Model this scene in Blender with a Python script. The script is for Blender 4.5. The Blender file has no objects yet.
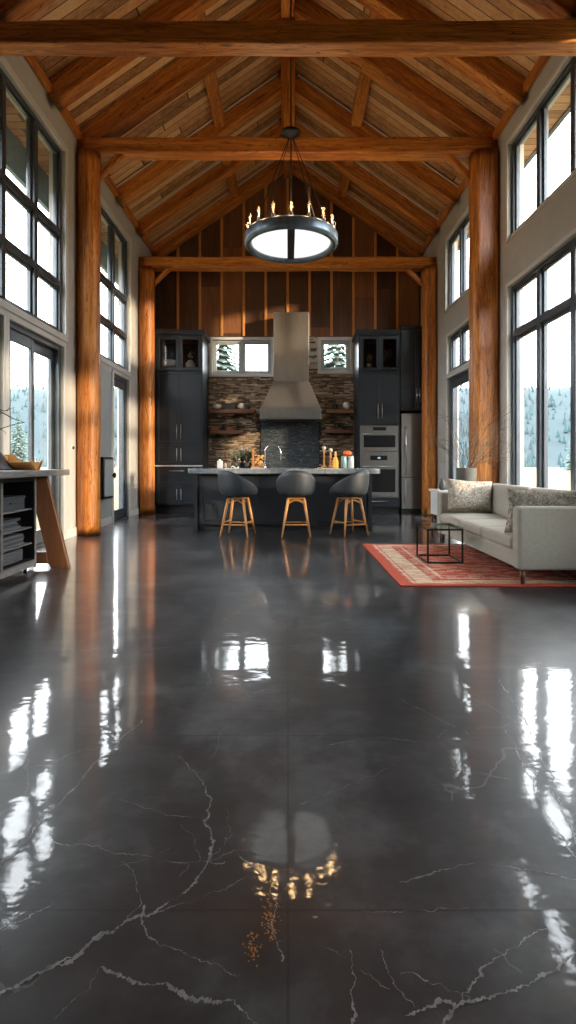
import bpy, math, random
from mathutils import Vector, Matrix, noise as mnoise
from math import pi, sin, cos, radians

random.seed(7)
SC = bpy.context.scene
COL = SC.collection
EYE = 1.06            # camera height
F = 540.0             # focal length in pixels of a 576x1024 frame
WL, WR = -3.10, 3.08  # inner faces of the side walls
Y0, Y1 = -2.6, 12.55  # inner faces of the end walls
EAVE = EYE + 4.76     # underside of rafters at the walls
SL = 0.70             # roof slope
CEIL = EAVE + 0.16
RB = EAVE - 0.20        # underside of the rafters at the walls

# ------------------------------------------------------------------ materials
class NT:
    def __init__(s, name):
        s.m = bpy.data.materials.new(name); s.m.use_nodes = True
        s.t = s.m.node_tree; s.t.nodes.clear()
        s.out = s.t.nodes.new('ShaderNodeOutputMaterial')
    def n(s, typ, **kw):
        nd = s.t.nodes.new('ShaderNode' + typ)
        for k, v in kw.items():
            if k in nd.inputs.keys(): s.set(nd, k, v)
            else: setattr(nd, k, v)
        return nd
    def set(s, nd, k, v):
        if isinstance(v, bpy.types.NodeSocket): s.t.links.new(v, nd.inputs[k])
        else: nd.inputs[k].default_value = v
    def math(s, op, a, b=None, c=None):
        nd = s.t.nodes.new('ShaderNodeMath'); nd.operation = op
        for i, v in enumerate((a, b, c)):
            if v is not None: s.set(nd, i, v)
        return nd.outputs[0]
    def ramp(s, fac, stops, interp='LINEAR'):
        nd = s.t.nodes.new('ShaderNodeValToRGB'); cr = nd.color_ramp; cr.interpolation = interp
        while len(cr.elements) < len(stops): cr.elements.new(0.5)
        for e, (p, c) in zip(cr.elements, stops):
            e.position = p; e.color = (*c, 1) if len(c) == 3 else c
        s.set(nd, 0, fac); return nd.outputs[0]
    def mix(s, f, a, b, mode='MIX'):
        nd = s.t.nodes.new('ShaderNodeMix'); nd.data_type = 'RGBA'; nd.blend_type = mode
        for i, v in ((0, f), (6, a), (7, b)):
            if isinstance(v, tuple) and len(v) == 3: v = (*v, 1)
            s.set(nd, i, v)
        return nd.outputs[2]
    def coord(s, scale=(1, 1, 1), rnd=False, which='Object'):
        tc = s.n('TexCoord'); mp = s.n('Mapping')
        s.t.links.new(tc.outputs[which], mp.inputs[0]); mp.inputs['Scale'].default_value = scale
        if rnd:
            oi = s.n('ObjectInfo'); r = s.math('MULTIPLY', oi.outputs['Random'], 37.0)
            cx = s.n('CombineXYZ', X=r, Y=r, Z=r); s.t.links.new(cx.outputs[0], mp.inputs['Location'])
        return mp.outputs[0]
    def noise(s, vec, scale, detail=4, rough=0.5, dist=0.0):
        nd = s.n('TexNoise', Vector=vec, Scale=scale, Detail=detail, Roughness=rough, Distortion=dist)
        return nd.outputs[0]
    def bump(s, h, strength, dist=0.01):
        nd = s.n('Bump', Height=h, Strength=strength, Distance=dist); return nd.outputs[0]
    def bsdf(s, **kw):
        nd = s.t.nodes.new('ShaderNodeBsdfPrincipled')
        for k, v in kw.items():
            k = k.replace('_', ' ')
            if isinstance(v, tuple) and len(v) == 3: v = (*v, 1)
            s.set(nd, k, v)
        s.t.links.new(nd.outputs[0], s.out.inputs[0]); return nd

def m_plain(name, col, rough=0.5, metal=0.0, var=0.12, scale=6, bump=0.0, bscale=60, **kw):
    t = NT(name); v = t.coord()
    f = t.noise(v, scale, 5)
    c = t.ramp(f, [(0.3, tuple(x * (1 - var) for x in col)), (0.7, tuple(min(1, x * (1 + var)) for x in col))])
    extra = dict(kw)
    if bump: extra['Normal'] = t.bump(t.noise(v, bscale, 3), bump, 0.004)
    t.bsdf(Base_Color=c, Roughness=rough, Metallic=metal, **extra)
    return t.m

def m_wood(name, dark, mid, light, axis='x', rough=0.5, s=1.0, bump=0.35, crack=0.5):
    t = NT(name)
    sc = {'x': (0.35, 5, 5), 'y': (5, 0.35, 5), 'z': (5, 5, 0.35)}[axis]
    v = t.coord(tuple(k * s for k in sc), rnd=True)
    big = t.noise(v, 0.9, 3, 0.5, 0.6)
    fine = t.noise(v, 5.0, 6, 0.65, 0.5)
    w = t.n('TexNoise', Vector=v, Scale=2.2, Detail=3, Distortion=1.6).outputs[0]
    rings = t.math('FRACT', t.math('MULTIPLY', w, 6.0))
    rings = t.math('ABSOLUTE', t.math('SUBTRACT', rings, 0.5))
    f = t.math('ADD', t.math('MULTIPLY', fine, 0.55), t.math('ADD', t.math('MULTIPLY', big, 0.55), t.math('MULTIPLY', rings, 0.28)))
    c = t.ramp(f, [(0.37, dark), (0.57, mid), (0.78, light)])
    ck = t.noise(v, 1.6, 2, 0.4, 2.2)
    ckm = t.math('LESS_THAN', t.math('ABSOLUTE', t.math('SUBTRACT', ck, 0.5)), 0.006 * crack)
    c = t.mix(t.math('MULTIPLY', ckm, 0.75), c, tuple(k * 0.3 for k in dark))
    h = t.math('SUBTRACT', f, ckm)
    t.bsdf(Base_Color=c, Roughness=rough, Normal=t.bump(h, bump, 0.01))
    return t.m

def m_planks(name, axis_across, width, dark, mid, light, axis_along, seg=2.6, rough=0.55, dens=1.0):
    """boards of the given width across one object axis, grain along another"""
    t = NT(name); tc = t.n('TexCoord'); sp = t.n('SeparateXYZ', Vector=tc.outputs['Object'])
    a = t.math('DIVIDE', sp.outputs[axis_across.upper()], width)
    idx = t.math('FLOOR', a); fr = t.math('FRACT', a)
    r1 = t.n('TexWhiteNoise', noise_dimensions='1D', W=idx).outputs[0]
    b = t.math('ADD', t.math('DIVIDE', sp.outputs[axis_along.upper()], seg), t.math('MULTIPLY', r1, 5.0))
    bi = t.math('FLOOR', b)
    wn = t.n('TexWhiteNoise', noise_dimensions='2D', Vector=t.n('CombineXYZ', X=idx, Y=bi, Z=0.0).outputs[0]).outputs[0]
    sc = {'x': (0.5, 7, 7), 'y': (7, 0.5, 7), 'z': (7, 7, 0.5)}[axis_along]
    mp = t.n('Mapping', Vector=tc.outputs['Object']); mp.inputs['Scale'].default_value = sc
    off = t.n('CombineXYZ', X=t.math('MULTIPLY', wn, 40.0), Y=t.math('MULTIPLY', wn, 23.0), Z=0.0)
    va = t.n('VectorMath', operation='ADD'); t.t.links.new(mp.outputs[0], va.inputs[0]); t.t.links.new(off.outputs[0], va.inputs[1])
    g = t.noise(va.outputs[0], 2.2, 6, 0.62, 0.8)
    k = t.noise(va.outputs[0], 0.8, 2, 0.5, 0.3)
    f = t.math('ADD', t.math('MULTIPLY', g, 0.5), t.math('ADD', t.math('MULTIPLY', wn, 0.42), t.math('MULTIPLY', k, 0.2)))
    c = t.ramp(f, [(0.30, dark), (0.55, mid), (0.82, light)])
    edge = t.math('GREATER_THAN', t.math('ABSOLUTE', t.math('SUBTRACT', fr, 0.5)), 0.5 - 0.006 / width)
    bf = t.math('FRACT', b)
    end = t.math('LESS_THAN', bf, 0.003)
    gap = t.math('MAXIMUM', edge, end)
    c = t.mix(gap, c, tuple(x * 0.15 for x in dark))
    t.bsdf(Base_Color=c, Roughness=rough, Normal=t.bump(t.math('SUBTRACT', t.math('MULTIPLY', g, 0.3), gap), 0.4, 0.01))
    return t.m

def m_glass(name, tint=(1, 1, 1), refl=0.10):
    t = NT(name)
    tr = t.n('BsdfTransparent'); tr.inputs[0].default_value = (*tint, 1)
    gl = t.n('BsdfGlossy'); gl.inputs['Roughness'].default_value = 0.02
    lw = t.n('LayerWeight'); lw.inputs[0].default_value = 0.5
    fc = t.math('ADD', t.math('MULTIPLY', t.math('POWER', lw.outputs['Facing'], 5.0), 0.45), 0.02)
    mx = t.n('MixShader'); t.t.links.new(fc, mx.inputs[0])
    t.t.links.new(tr.outputs[0], mx.inputs[1]); t.t.links.new(gl.outputs[0], mx.inputs[2])
    t.t.links.new(mx.outputs[0], t.out.inputs[0])
    return t.m

def m_emit(name, col, strength):
    t = NT(name); e = t.n('Emission'); e.inputs[0].default_value = (*col, 1); e.inputs[1].default_value = strength
    t.t.links.new(e.outputs[0], t.out.inputs[0]); return t.m

OD, OM, OL = (0.12, 0.030, 0.005), (0.43, 0.128, 0.018), (0.76, 0.30, 0.055)
M = {}
M['timber'] = m_wood('hewn_timber', OD, OM, OL, 'x', 0.42, 1.0, 0.6, 1.2)
M['batten'] = m_wood('batten_wood', (0.36, 0.12, 0.025), (0.60, 0.24, 0.055), (0.75, 0.34, 0.09), 'z', 0.5)
M['ceil'] = m_planks('ceiling_boards', 'y', 0.155, (0.20, 0.085, 0.028), (0.60, 0.31, 0.12), (0.82, 0.52, 0.25), 'x', 5.5)
M['cladding'] = m_planks('gable_boards', 'x', 0.508, (0.045, 0.021, 0.012), (0.115, 0.047, 0.022), (0.30, 0.11, 0.034), 'z', 2.0)
M['oak'] = m_wood('oak', (0.26, 0.10, 0.025), (0.42, 0.18, 0.05), (0.55, 0.26, 0.08), 'z', 0.38, 3, 0.1, 0)
M['plywood'] = m_wood('brown_plywood', (0.04, 0.014, 0.005), (0.07, 0.026, 0.009), (0.10, 0.04, 0.014), 'z', 0.5, 2, 0.1, 0)
M['shelfwood'] = m_wood('shelf_wood', (0.06, 0.022, 0.01), (0.15, 0.058, 0.028), (0.22, 0.095, 0.045), 'x', 0.5, 2, 0.2, 0)
M['tray'] = m_wood('tray_wood', (0.28, 0.11, 0.025), (0.5, 0.22, 0.05), (0.62, 0.3, 0.09), 'x', 0.4, 4, 0.1, 0)
M['greywood'] = m_wood('grey_wood', (0.07, 0.062, 0.054), (0.145, 0.13, 0.115), (0.22, 0.20, 0.18), 'y', 0.5, 2, 0.2, 0)
M['legwood'] = m_wood('dark_leg_wood', (0.05, 0.018, 0.01), (0.1, 0.038, 0.018), (0.15, 0.06, 0.03), 'z', 0.35, 4, 0.1, 0)
M['wall'] = m_plain('wall_plaster', (0.46, 0.445, 0.41), 0.8, var=0.05, bump=0.12, bscale=45)
M['casing'] = m_plain('painted_casing', (0.60, 0.58, 0.54), 0.5, var=0.05)
M['panelpaint'] = m_plain('grey_panel_paint', (0.36, 0.38, 0.38), 0.5, var=0.04)
M['frame'] = m_plain('window_frame_metal', (0.075, 0.088, 0.10), 0.35, 0.35, var=0.15)
M['fascia'] = m_plain('teal_gutter', (0.13, 0.20, 0.21), 0.5)
M['soffit'] = m_planks('soffit_boards', 'y', 0.15, (0.16, 0.07, 0.025), (0.33, 0.17, 0.07), (0.45, 0.26, 0.12), 'x', 2.0)
M['rooftile'] = m_plain('roof_metal', (0.08, 0.085, 0.09), 0.5)
M['cabinet'] = m_plain('slate_cabinet_paint', (0.019, 0.026, 0.033), 0.38, var=0.12, scale=3)
M['cabinet_dark'] = m_plain('cabinet_interior', (0.008, 0.009, 0.011), 0.6)
M['island'] = m_plain('island_paint', (0.013, 0.0165, 0.020), 0.42, var=0.12, scale=3)
M['black'] = m_plain('black_metal', (0.012, 0.012, 0.013), 0.4, 0.5)
M['darkframe'] = m_plain('bronze_frame', (0.035, 0.028, 0.024), 0.4, 0.6)
M['iron'] = m_plain('blued_iron', (0.15, 0.19, 0.235), 0.34, 0.6, var=0.25, scale=14)
M['chrome'] = m_plain('chrome', (0.72, 0.73, 0.74), 0.15, 1.0, var=0.03)
M['nickel'] = m_plain('brushed_nickel', (0.55, 0.56, 0.57), 0.3, 1.0, var=0.05)
M['shell'] = m_plain('stool_shell', (0.018, 0.023, 0.028), 0.55, var=0.08, bump=0.08, bscale=200)
M['white'] = m_plain('white_ceramic', (0.72, 0.70, 0.66), 0.3, var=0.05)
M['cream'] = m_plain('cream_ceramic', (0.50, 0.45, 0.37), 0.45, var=0.15, scale=20)
M['charcoal'] = m_plain('charcoal_ceramic', (0.035, 0.035, 0.035), 0.5)
M['terracotta'] = m_plain('terracotta', (0.28, 0.10, 0.045), 0.7)
M['greycrete'] = m_plain('grey_planter', (0.075, 0.068, 0.058), 0.75, var=0.2, scale=12, bump=0.3, bscale=60)
M['orange'] = m_plain('orange_skin', (0.75, 0.13, 0.02), 0.5)
M['tealglass'] = m_plain('teal_ceramic', (0.22, 0.34, 0.36), 0.2)
M['paleglass'] = m_plain('pale_ceramic', (0.50, 0.56, 0.56), 0.2)
M['amber'] = m_plain('amber_oil', (0.85, 0.42, 0.05), 0.12)
M['bread'] = m_plain('golden_pasta', (0.70, 0.40, 0.13), 0.6, var=0.35, scale=30)
M['leaf'] = m_plain('leaf_green', (0.06, 0.12, 0.035), 0.5, var=0.4, scale=40)
M['leafpale'] = m_plain('pale_leaf', (0.30, 0.34, 0.22), 0.6, var=0.4, scale=40)
M['petal'] = m_plain('white_petal', (0.75, 0.74, 0.68), 0.6)
M['twig'] = m_plain('dry_twig', (0.05, 0.038, 0.03), 0.8)
M['twigpale'] = m_plain('pale_twig', (0.22, 0.17, 0.11), 0.8, var=0.3, scale=30)
M['sofa'] = m_plain('oatmeal_fabric', (0.33, 0.302, 0.25), 0.9, var=0.06, scale=30, bump=0.3, bscale=350)
M['greybox'] = m_plain('grey_box', (0.032, 0.034, 0.037), 0.6)
M['paper'] = m_plain('magazine_paper', (0.10, 0.10, 0.10), 0.6)
M['glass'] = m_glass('clear_glass')
M['smoke'] = m_glass('smoked_glass', (0.8, 0.82, 0.85))
M['tableglass'] = m_glass('table_glass', (0.80, 0.88, 0.86))
M['diffuser'] = m_emit('lit_diffuser', (1.0, 0.99, 0.97), 0.85)
M['filament'] = m_emit('lit_filament', (1.0, 0.60, 0.25), 9.0)
M['display'] = m_emit('oven_display', (0.55, 0.75, 1.0), 0.6)

def m_steel():
    t = NT('brushed_steel'); v = t.coord((60, 60, 1.2))
    g = t.noise(v, 3, 3)
    c = t.ramp(g, [(0.3, (0.23, 0.22, 0.205)), (0.7, (0.31, 0.30, 0.28))])
    t.bsdf(Base_Color=c, Metallic=0.9, Roughness=t.math('ADD', t.math('MULTIPLY', g, 0.12), 0.34))
    return t.m
M['steel'] = m_steel()

def m_counter():
    t = NT('polished_stone_counter'); v = t.coord()
    c = t.ramp(t.noise(v, 9, 8, 0.7, 1.5), [(0.35, (0.11, 0.125, 0.135)), (0.6, (0.20, 0.22, 0.235)), (0.75, (0.34, 0.36, 0.38))])
    t.bsdf(Base_Color=c, Roughness=0.18)
    return t.m
M['counter'] = m_counter()

def m_stone():
    t = NT('stacked_stone'); tc = t.n('TexCoord')
    v = tc.outputs['Object']
    g = t.n('NewGeometry')
    r = g.outputs['Random Per Island']
    n = t.noise(v, 22, 6, 0.7)
    f = t.math('ADD', t.math('MULTIPLY', r, 0.75), t.math('MULTIPLY', n, 0.4))
    c = t.ramp(f, [(0.12, (0.03, 0.021, 0.015)), (0.45, (0.17, 0.108, 0.066)), (0.75, (0.35, 0.25, 0.16)), (1.0, (0.60, 0.48, 0.36))])
    t.bsdf(Base_Color=c, Roughness=0.85, Normal=t.bump(t.noise(v, 60, 5, 0.7), 0.6, 0.01))
    return t.m
M['stone'] = m_stone()

def m_slate():
    t = NT('dark_slate_tile'); tc = t.n('TexCoord'); mp = t.n('Mapping', Vector=tc.outputs['Object'])
    mp.inputs['Rotation'].default_value = (0, radians(-22), 0); mp.inputs['Scale'].default_value = (3, 1, 15)
    n = t.noise(mp.outputs[0], 2.0, 5, 0.65, 1.4)
    c = t.ramp(n, [(0.38, (0.010, 0.014, 0.018)), (0.50, (0.028, 0.036, 0.043)), (0.58, (0.06, 0.07, 0.08)), (0.70, (0.20, 0.225, 0.245))])
    t.bsdf(Base_Color=c, Roughness=0.45, Normal=t.bump(n, 0.6, 0.01))
    return t.m
M['slate'] = m_slate()

def m_floor():
    t = NT('polished_concrete'); tc = t.n('TexCoord'); v = tc.outputs['Object']
    n1 = t.noise(v, 0.8, 4, 0.55, 0.3); n2 = t.noise(v, 4.5, 8, 0.66, 0.2)
    f = t.math('ADD', t.math('MULTIPLY', n1, 0.6), t.math('MULTIPLY', n2, 0.4))
    c = t.ramp(f, [(0.40, (0.008, 0.010, 0.012)), (0.50, (0.026, 0.031, 0.035)), (0.60, (0.085, 0.093, 0.100))])
    brown = t.ramp(t.noise(v, 1.1, 2, 0.4), [(0.40, (0, 0, 0)), (0.75, (1, 1, 1))])
    c = t.mix(t.math('MULTIPLY', brown, 0.45), c, (0.048, 0.032, 0.023))
    # hairline crazing
    dn = t.n('TexNoise', Vector=v, Scale=2.2, Detail=6)
    va = t.n('VectorMath', operation='MULTIPLY_ADD'); t.t.links.new(dn.outputs[1], va.inputs[0]); va.inputs[1].default_value = (0.5, 0.5, 0); t.t.links.new(v, va.inputs[2])
    vo = t.n('TexVoronoi', feature='DISTANCE_TO_EDGE', Vector=va.outputs[0], Scale=1.15)
    line = t.math('LESS_THAN', vo.outputs[0], 0.0028)
    mask = t.math('GREATER_THAN', t.noise(v, 1.9, 2), 0.53)
    hair = t.math('MULTIPLY', t.math('MULTIPLY', line, mask), 0.28)
    c = t.mix(hair, c, (0.22, 0.21, 0.20))
    # saw-cut joints
    sp = t.n('SeparateXYZ', Vector=v)
    def jl(out, pos, w=0.003): return t.math('LESS_THAN', t.math('ABSOLUTE', t.math('SUBTRACT', out, pos)), w)
    j = jl(sp.outputs['X'], 0.0)
    for yy in (1.28, 2.10, 3.25, 4.9, 6.9, 9.0): j = t.math('MAXIMUM', j, jl(sp.outputs['Y'], yy, 0.0035 if yy < 3 else 0.006))
    for xx in (-2.05, 2.05): j = t.math('MAXIMUM', j, jl(sp.outputs['X'], xx))
    c = t.mix(t.math('MULTIPLY', j, 0.55), c, (0.008, 0.008, 0.008))
    # specks
    rgh = t.math('ADD', t.math('MULTIPLY', n2, 0.08), 0.30)
    mpw = t.n('Mapping', Vector=v); mpw.inputs['Scale'].default_value = (1.0, 2.2, 1)
    wav = t.noise(mpw.outputs[0], 3.0, 3, 0.5, 0.2)
    fine = t.noise(v, 34, 4, 0.6)
    h = t.math('ADD', wav, t.math('MULTIPLY', fine, 0.08))
    t.bsdf(Base_Color=c, Roughness=rgh, IOR=1.42, Normal=t.bump(h, 0.15, 0.02), Coat_Weight=0.85, Coat_Roughness=0.035, Coat_IOR=1.52, Coat_Normal=t.bump(h, 0.10, 0.02))
    return t.m
M['floor'] = m_floor()
M['vein_or_glint'] = m_plain('crack_and_glint', (0.20, 0.195, 0.19), 0.3, var=0.5, scale=30)
M['goldspeck'] = m_plain('rust_fleck', (0.34, 0.14, 0.03), 0.35, var=0.3, scale=30)

def m_rug(x0, x1, y0, y1):
    t = NT('woven_rug'); tc = t.n('TexCoord'); sp = t.n('SeparateXYZ', Vector=tc.outputs['Object'])
    hx, hy = (x1 - x0) / 2, (y1 - y0) / 2
    dx = t.math('SUBTRACT', hx, t.math('ABSOLUTE', sp.outputs['X']))
    dy = t.math('SUBTRACT', hy, t.math('ABSOLUTE', sp.outputs['Y']))
    d = t.math('MINIMUM', dx, t.math('MULTIPLY', dy, 1.6))
    R, B, D = (0.42, 0.060, 0.028), (0.55, 0.40, 0.27), (0.24, 0.035, 0.02)
    base = t.ramp(t.math('DIVIDE', d, 0.8), [(0.0, R), (0.14, R), (0.145, B), (0.18, R), (0.20, B), (0.40, B), (0.405, D), (0.44, R), (0.52, B), (0.56, R), (0.9, R)], 'CONSTANT')
    mp = t.n('Mapping', Vector=tc.outputs['Object']); mp.inputs['Scale'].default_value = (16, 34, 1)
    vo = t.n('TexVoronoi', Vector=mp.outputs[0], Scale=1.0, distance='MANHATTAN')
    pat = t.math('GREATER_THAN', t.math('FRACT', t.math('MULTIPLY', vo.outputs[0], 1.9)), 0.50)
    c = t.mix(t.math('MULTIPLY', pat, 0.75), base, t.mix(t.math('LESS_THAN', t.noise(mp.outputs[0], 0.35, 2), 0.5), (0.58, 0.40, 0.27), (0.34, 0.06, 0.035)))
    edge = t.math('LESS_THAN', d, 0.10)
    c = t.mix(edge, c, R)
    w = t.n('TexWave', Vector=tc.outputs['Object'], Scale=60); w.bands_direction = 'Y'
    t.bsdf(Base_Color=c, Roughness=0.95, Normal=t.bump(w.outputs[1], 0.5, 0.003))
    return t.m

def m_pillow(name, a, b, scale=14):
    t = NT(name); v = t.coord()
    n = t.n('TexNoise', Vector=v, Scale=scale, Detail=3, Distortion=2.5).outputs[0]
    c = t.ramp(n, [(0.42, a), (0.50, b), (0.56, a), (0.62, b)])
    t.bsdf(Base_Color=c, Roughness=0.95, Normal=t.bump(t.noise(v, 200, 2), 0.3, 0.003))
    return t.m
M['pillow'] = m_pillow('brocade', (0.46, 0.42, 0.35), (0.16, 0.125, 0.09))
M['knit'] = m_pillow('grey_knit', (0.40, 0.40, 0.40), (0.12, 0.115, 0.11), 26)

def m_meadow():
    t = NT('dry_meadow'); v = t.coord()
    c = t.ramp(t.noise(v, 0.12, 8, 0.7), [(0.35, (0.055, 0.048, 0.018)), (0.5, (0.095, 0.073, 0.028)), (0.65, (0.12, 0.092, 0.04))])
    t.bsdf(Base_Color=c, Roughness=0.95); return t.m
M['meadow'] = m_meadow()
M['hill'] = m_plain('hazed_forest_hill', (0.012, 0.029, 0.035), 1.0, var=0.12, scale=0.05)  # blue-green distance haze is painted into this colour
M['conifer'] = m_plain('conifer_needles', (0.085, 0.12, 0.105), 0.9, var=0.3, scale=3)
M['farforest'] = m_plain('hazed_needles', (0.030, 0.062, 0.068), 1.0, var=0.15, scale=0.1)  # far trees lightened and tinted, haze put into the colour
M['bark'] = m_plain('bark', (0.10, 0.075, 0.055), 0.9)

# ------------------------------------------------------------------ mesh helpers
class MB:
    def __init__(s): s.v = []; s.f = []
    def add(s, vs, fs):
        b = len(s.v); s.v += [tuple(p) for p in vs]; s.f += [tuple(i + b for i in f) for f in fs]; return s
    def box(s, x0, x1, y0, y1, z0, z1):
        return s.add([(x0, y0, z0), (x1, y0, z0), (x1, y1, z0), (x0, y1, z0), (x0, y0, z1), (x1, y0, z1), (x1, y1, z1), (x0, y1, z1)],
                     [(0, 3, 2, 1), (4, 5, 6, 7), (0, 1, 5, 4), (1, 2, 6, 5), (2, 3, 7, 6), (3, 0, 4, 7)])
    def tube(s, pts, rad, seg=10, caps=True):
        pts = [Vector(p) for p in pts]
        if not isinstance(rad, (list, tuple)): rad = [rad] * len(pts)
        up = Vector((0, 0, 1)); vs = []; fs = []
        prev = None
        for i, p in enumerate(pts):
            d = (pts[min(i + 1, len(pts) - 1)] - pts[max(i - 1, 0)]).normalized()
            if prev is None:
                a = up if abs(d.z) < 0.9 else Vector((1, 0, 0))
                u = d.cross(a).normalized()
            else: u = (prev - d * prev.dot(d)).normalized()
            prev = u; w = d.cross(u)
            for k in range(seg):
                t = 2 * pi * k / seg; vs.append(p + (u * cos(t) + w * sin(t)) * rad[i])
        n = len(pts)
        for i in range(n - 1):
            for k in range(seg):
                a, b = i * seg + k, i * seg + (k + 1) % seg
                fs.append((a, b, b + seg, a + seg))
        if caps: fs.append(tuple(range(seg))[::-1]); fs.append(tuple((n - 1) * seg + k for k in range(seg)))
        return s.add(vs, fs)
    def lathe(s, prof, c=(0, 0, 0), seg=24, sx=1, sy=1):
        vs = []; fs = []
        for r, z in prof:
            for k in range(seg):
                t = 2 * pi * k / seg; vs.append((c[0] + r * sx * cos(t), c[1] + r * sy * sin(t), c[2] + z))
        n = len(prof)
        for i in range(n - 1):
            for k in range(seg):
                a, b = i * seg + k, i * seg + (k + 1) % seg
                fs.append((a, b, b + seg, a + seg))
        fs.append(tuple(range(seg))[::-1]); fs.append(tuple((n - 1) * seg + k for k in range(seg)))
        return s.add(vs, fs)
    def ball(s, c, r, seg=12, rings=8, sz=1.0, sx=1.0, sy=1.0):
        prof = [(max(1e-4, r * sin(pi * i / rings)), -r * cos(pi * i / rings) * sz) for i in range(rings + 1)]
        return s.lathe(prof, c, seg, sx, sy)
    def prism(s, poly, y0, y1, plane='xz'):
        """polygon in xz extruded in y, or 'yz' extruded in x, or 'xy' extruded in z"""
        n = len(poly)
        mk = {'xz': lambda a, b, t: (a, t, b), 'yz': lambda a, b, t: (t, a, b), 'xy': lambda a, b, t: (a, b, t)}[plane]
        vs = [mk(a, b, y0) for a, b in poly] + [mk(a, b, y1) for a, b in poly]
        fs = [tuple(range(n))[::-1], tuple(range(n, 2 * n))] + [(i, (i + 1) % n, n + (i + 1) % n, n + i) for i in range(n)]
        return s.add(vs, fs)
    def build(s, name, mat, parent=None, loc=(0, 0, 0), bevel=0.0, smooth=False, seg=2, subsurf=0):
        root = parent
        base = Vector(loc)
        if parent is not None:
            base = Vector((0, 0, 0)); q = parent
            while q is not None: base += q.location; q = q.parent
        me = bpy.data.meshes.new(name)
        me.from_pydata([tuple(Vector(p) - base) for p in s.v], [], s.f)
        me.validate()
        import bmesh
        bm = bmesh.new(); bm.from_mesh(me); bmesh.ops.recalc_face_normals(bm, faces=bm.faces); bm.to_mesh(me); bm.free()
        me.materials.append(M[mat] if isinstance(mat, str) else mat)
        if smooth:
            for p in me.polygons: p.use_smooth = True
        o = bpy.data.objects.new(name, me); COL.objects.link(o)
        if parent is not None: o.parent = parent
        else: o.location = loc
        if bevel:
            b = o.modifiers.new('b', 'BEVEL'); b.width = bevel; b.segments = seg; b.limit_method = 'ANGLE'; b.angle_limit = radians(35)
        if subsurf:
            u = o.modifiers.new('s', 'SUBSURF'); u.levels = subsurf; u.render_levels = subsurf
        return o

def tag(o, label, cat=None, group=None, kind=None):
    o['label'] = label
    if cat: o['category'] = cat
    if group: o['group'] = group
    if kind: o['kind'] = kind
    return o
def thing(name, label, cat, loc=(0, 0, 0), group=None, kind=None):
    o = bpy.data.objects.new(name, None); COL.objects.link(o); o.location = loc
    o.empty_display_size = 0.1
    return tag(o, label, cat, group, kind)
def struct(o, label): return tag(o, label, None, None, 'structure')
def copy_tree(o, parent=None):
    c = o.copy(); COL.objects.link(c)
    if parent is not None: c.parent = parent
    for ch in [k for k in o.children]: copy_tree(ch, c)
    return c
def px(x, y, d):   # plan helper: a pixel of the photograph at depth d -> metres
    return ((x - 288) * d / F, d, EYE + (463 - y) * d / F)
def bx(x0, x1, y0, y1, z0, z1): return MB().box(x0, x1, y0, y1, z0, z1)

# ------------------------------------------------------------------ shell
def holed_wall(name, plane, inner, outer, u0, u1, z0, z1, holes, mat, label):
    us = sorted({u0, u1, *[h[0] for h in holes], *[h[1] for h in holes]})
    zs = sorted({z0, z1, *[h[2] for h in holes], *[h[3] for h in holes]})
    def hole(i, j):
        if i < 0 or j < 0 or i >= len(us) - 1 or j >= len(zs) - 1: return True
        u, z = (us[i] + us[i + 1]) / 2, (zs[j] + zs[j + 1]) / 2
        return any(h[0] < u < h[1] and h[2] < z < h[3] for h in holes)
    P = (lambda t, u, z: (t, u, z)) if plane == 'x' else (lambda t, u, z: (u, t, z))
    mb = MB()
    for i in range(len(us) - 1):
        for j in range(len(zs) - 1):
            if hole(i, j): continue
            a, b, c, d = us[i], us[i + 1], zs[j], zs[j + 1]
            for t in (inner, outer): mb.add([P(t, a, c), P(t, b, c), P(t, b, d), P(t, a, d)], [(0, 1, 2, 3)])
            for (di, dj, q) in ((-1, 0, [(a, c), (a, d)]), (1, 0, [(b, c), (b, d)]), (0, -1, [(a, c), (b, c)]), (0, 1, [(a, d), (b, d)])):
                if hole(i + di, j + dj):
                    (m0, n0), (m1, n1) = q
                    mb.add([P(inner, m0, n0), P(inner, m1, n1), P(outer, m1, n1), P(outer, m0, n0)], [(0, 1, 2, 3)])
    # weld, so that every face of the wall is one body
    key = {}; nv = []; remap = []
    for p in mb.v:
        k = tuple(round(c, 4) for c in p)
        if k not in key: key[k] = len(nv); nv.append(p)
        remap.append(key[k])
    mb.v = nv; mb.f = [tuple(remap[i] for i in f) for f in mb.f]
    return struct(mb.build(name, mat), label)

TH = 0.22
# openings: (y0, y1, z0, z1)
LU = [(5.20, 7.50), (8.10, 10.57)]          # tall gridded windows, left wall
UZ0, UZ1 = EYE + 1.77, EYE + 4.33
LD = [(4.32, 5.86, 0.0, 2.66), (5.98, 7.44, 0.0, 2.66), (9.57, 10.50, 0.0, 2.66)]
left_holes = [(a, b, UZ0, UZ1) for a, b in LU] + LD
RC = [(5.10, 7.55, EYE + 3.14, EYE + 4.46), (9.05, 10.50, EYE + 2.98, EYE + 4.32)]
RW = [(5.10, 7.55, 0.66, EYE + 2.46), (1.4, 3.7, 0.66, EYE + 2.46)]  # second window is unseen, sized to let sun reach the log post
RD = [(9.15, 10.42, EYE + 1.72, EYE + 2.43), (9.15, 10.42, 0.0, EYE + 1.62)]
holed_wall('wall_left', 'x', WL, WL - TH, Y0 - TH, Y1 + TH, 0, CEIL + 0.0, left_holes, 'wall', 'beige plastered side wall with the grid windows and glass doors')
holed_wall('wall_right', 'x', WR, WR + TH, Y0 - TH, Y1 + TH, 0, CEIL + 0.0, RC + RW + RD, 'wall', 'pale grey plastered side wall behind the sofa')
BW = [(-1.76, -0.39, 3.13, 3.92), (0.76, 1.44, 3.20, 3.92)]
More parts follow.
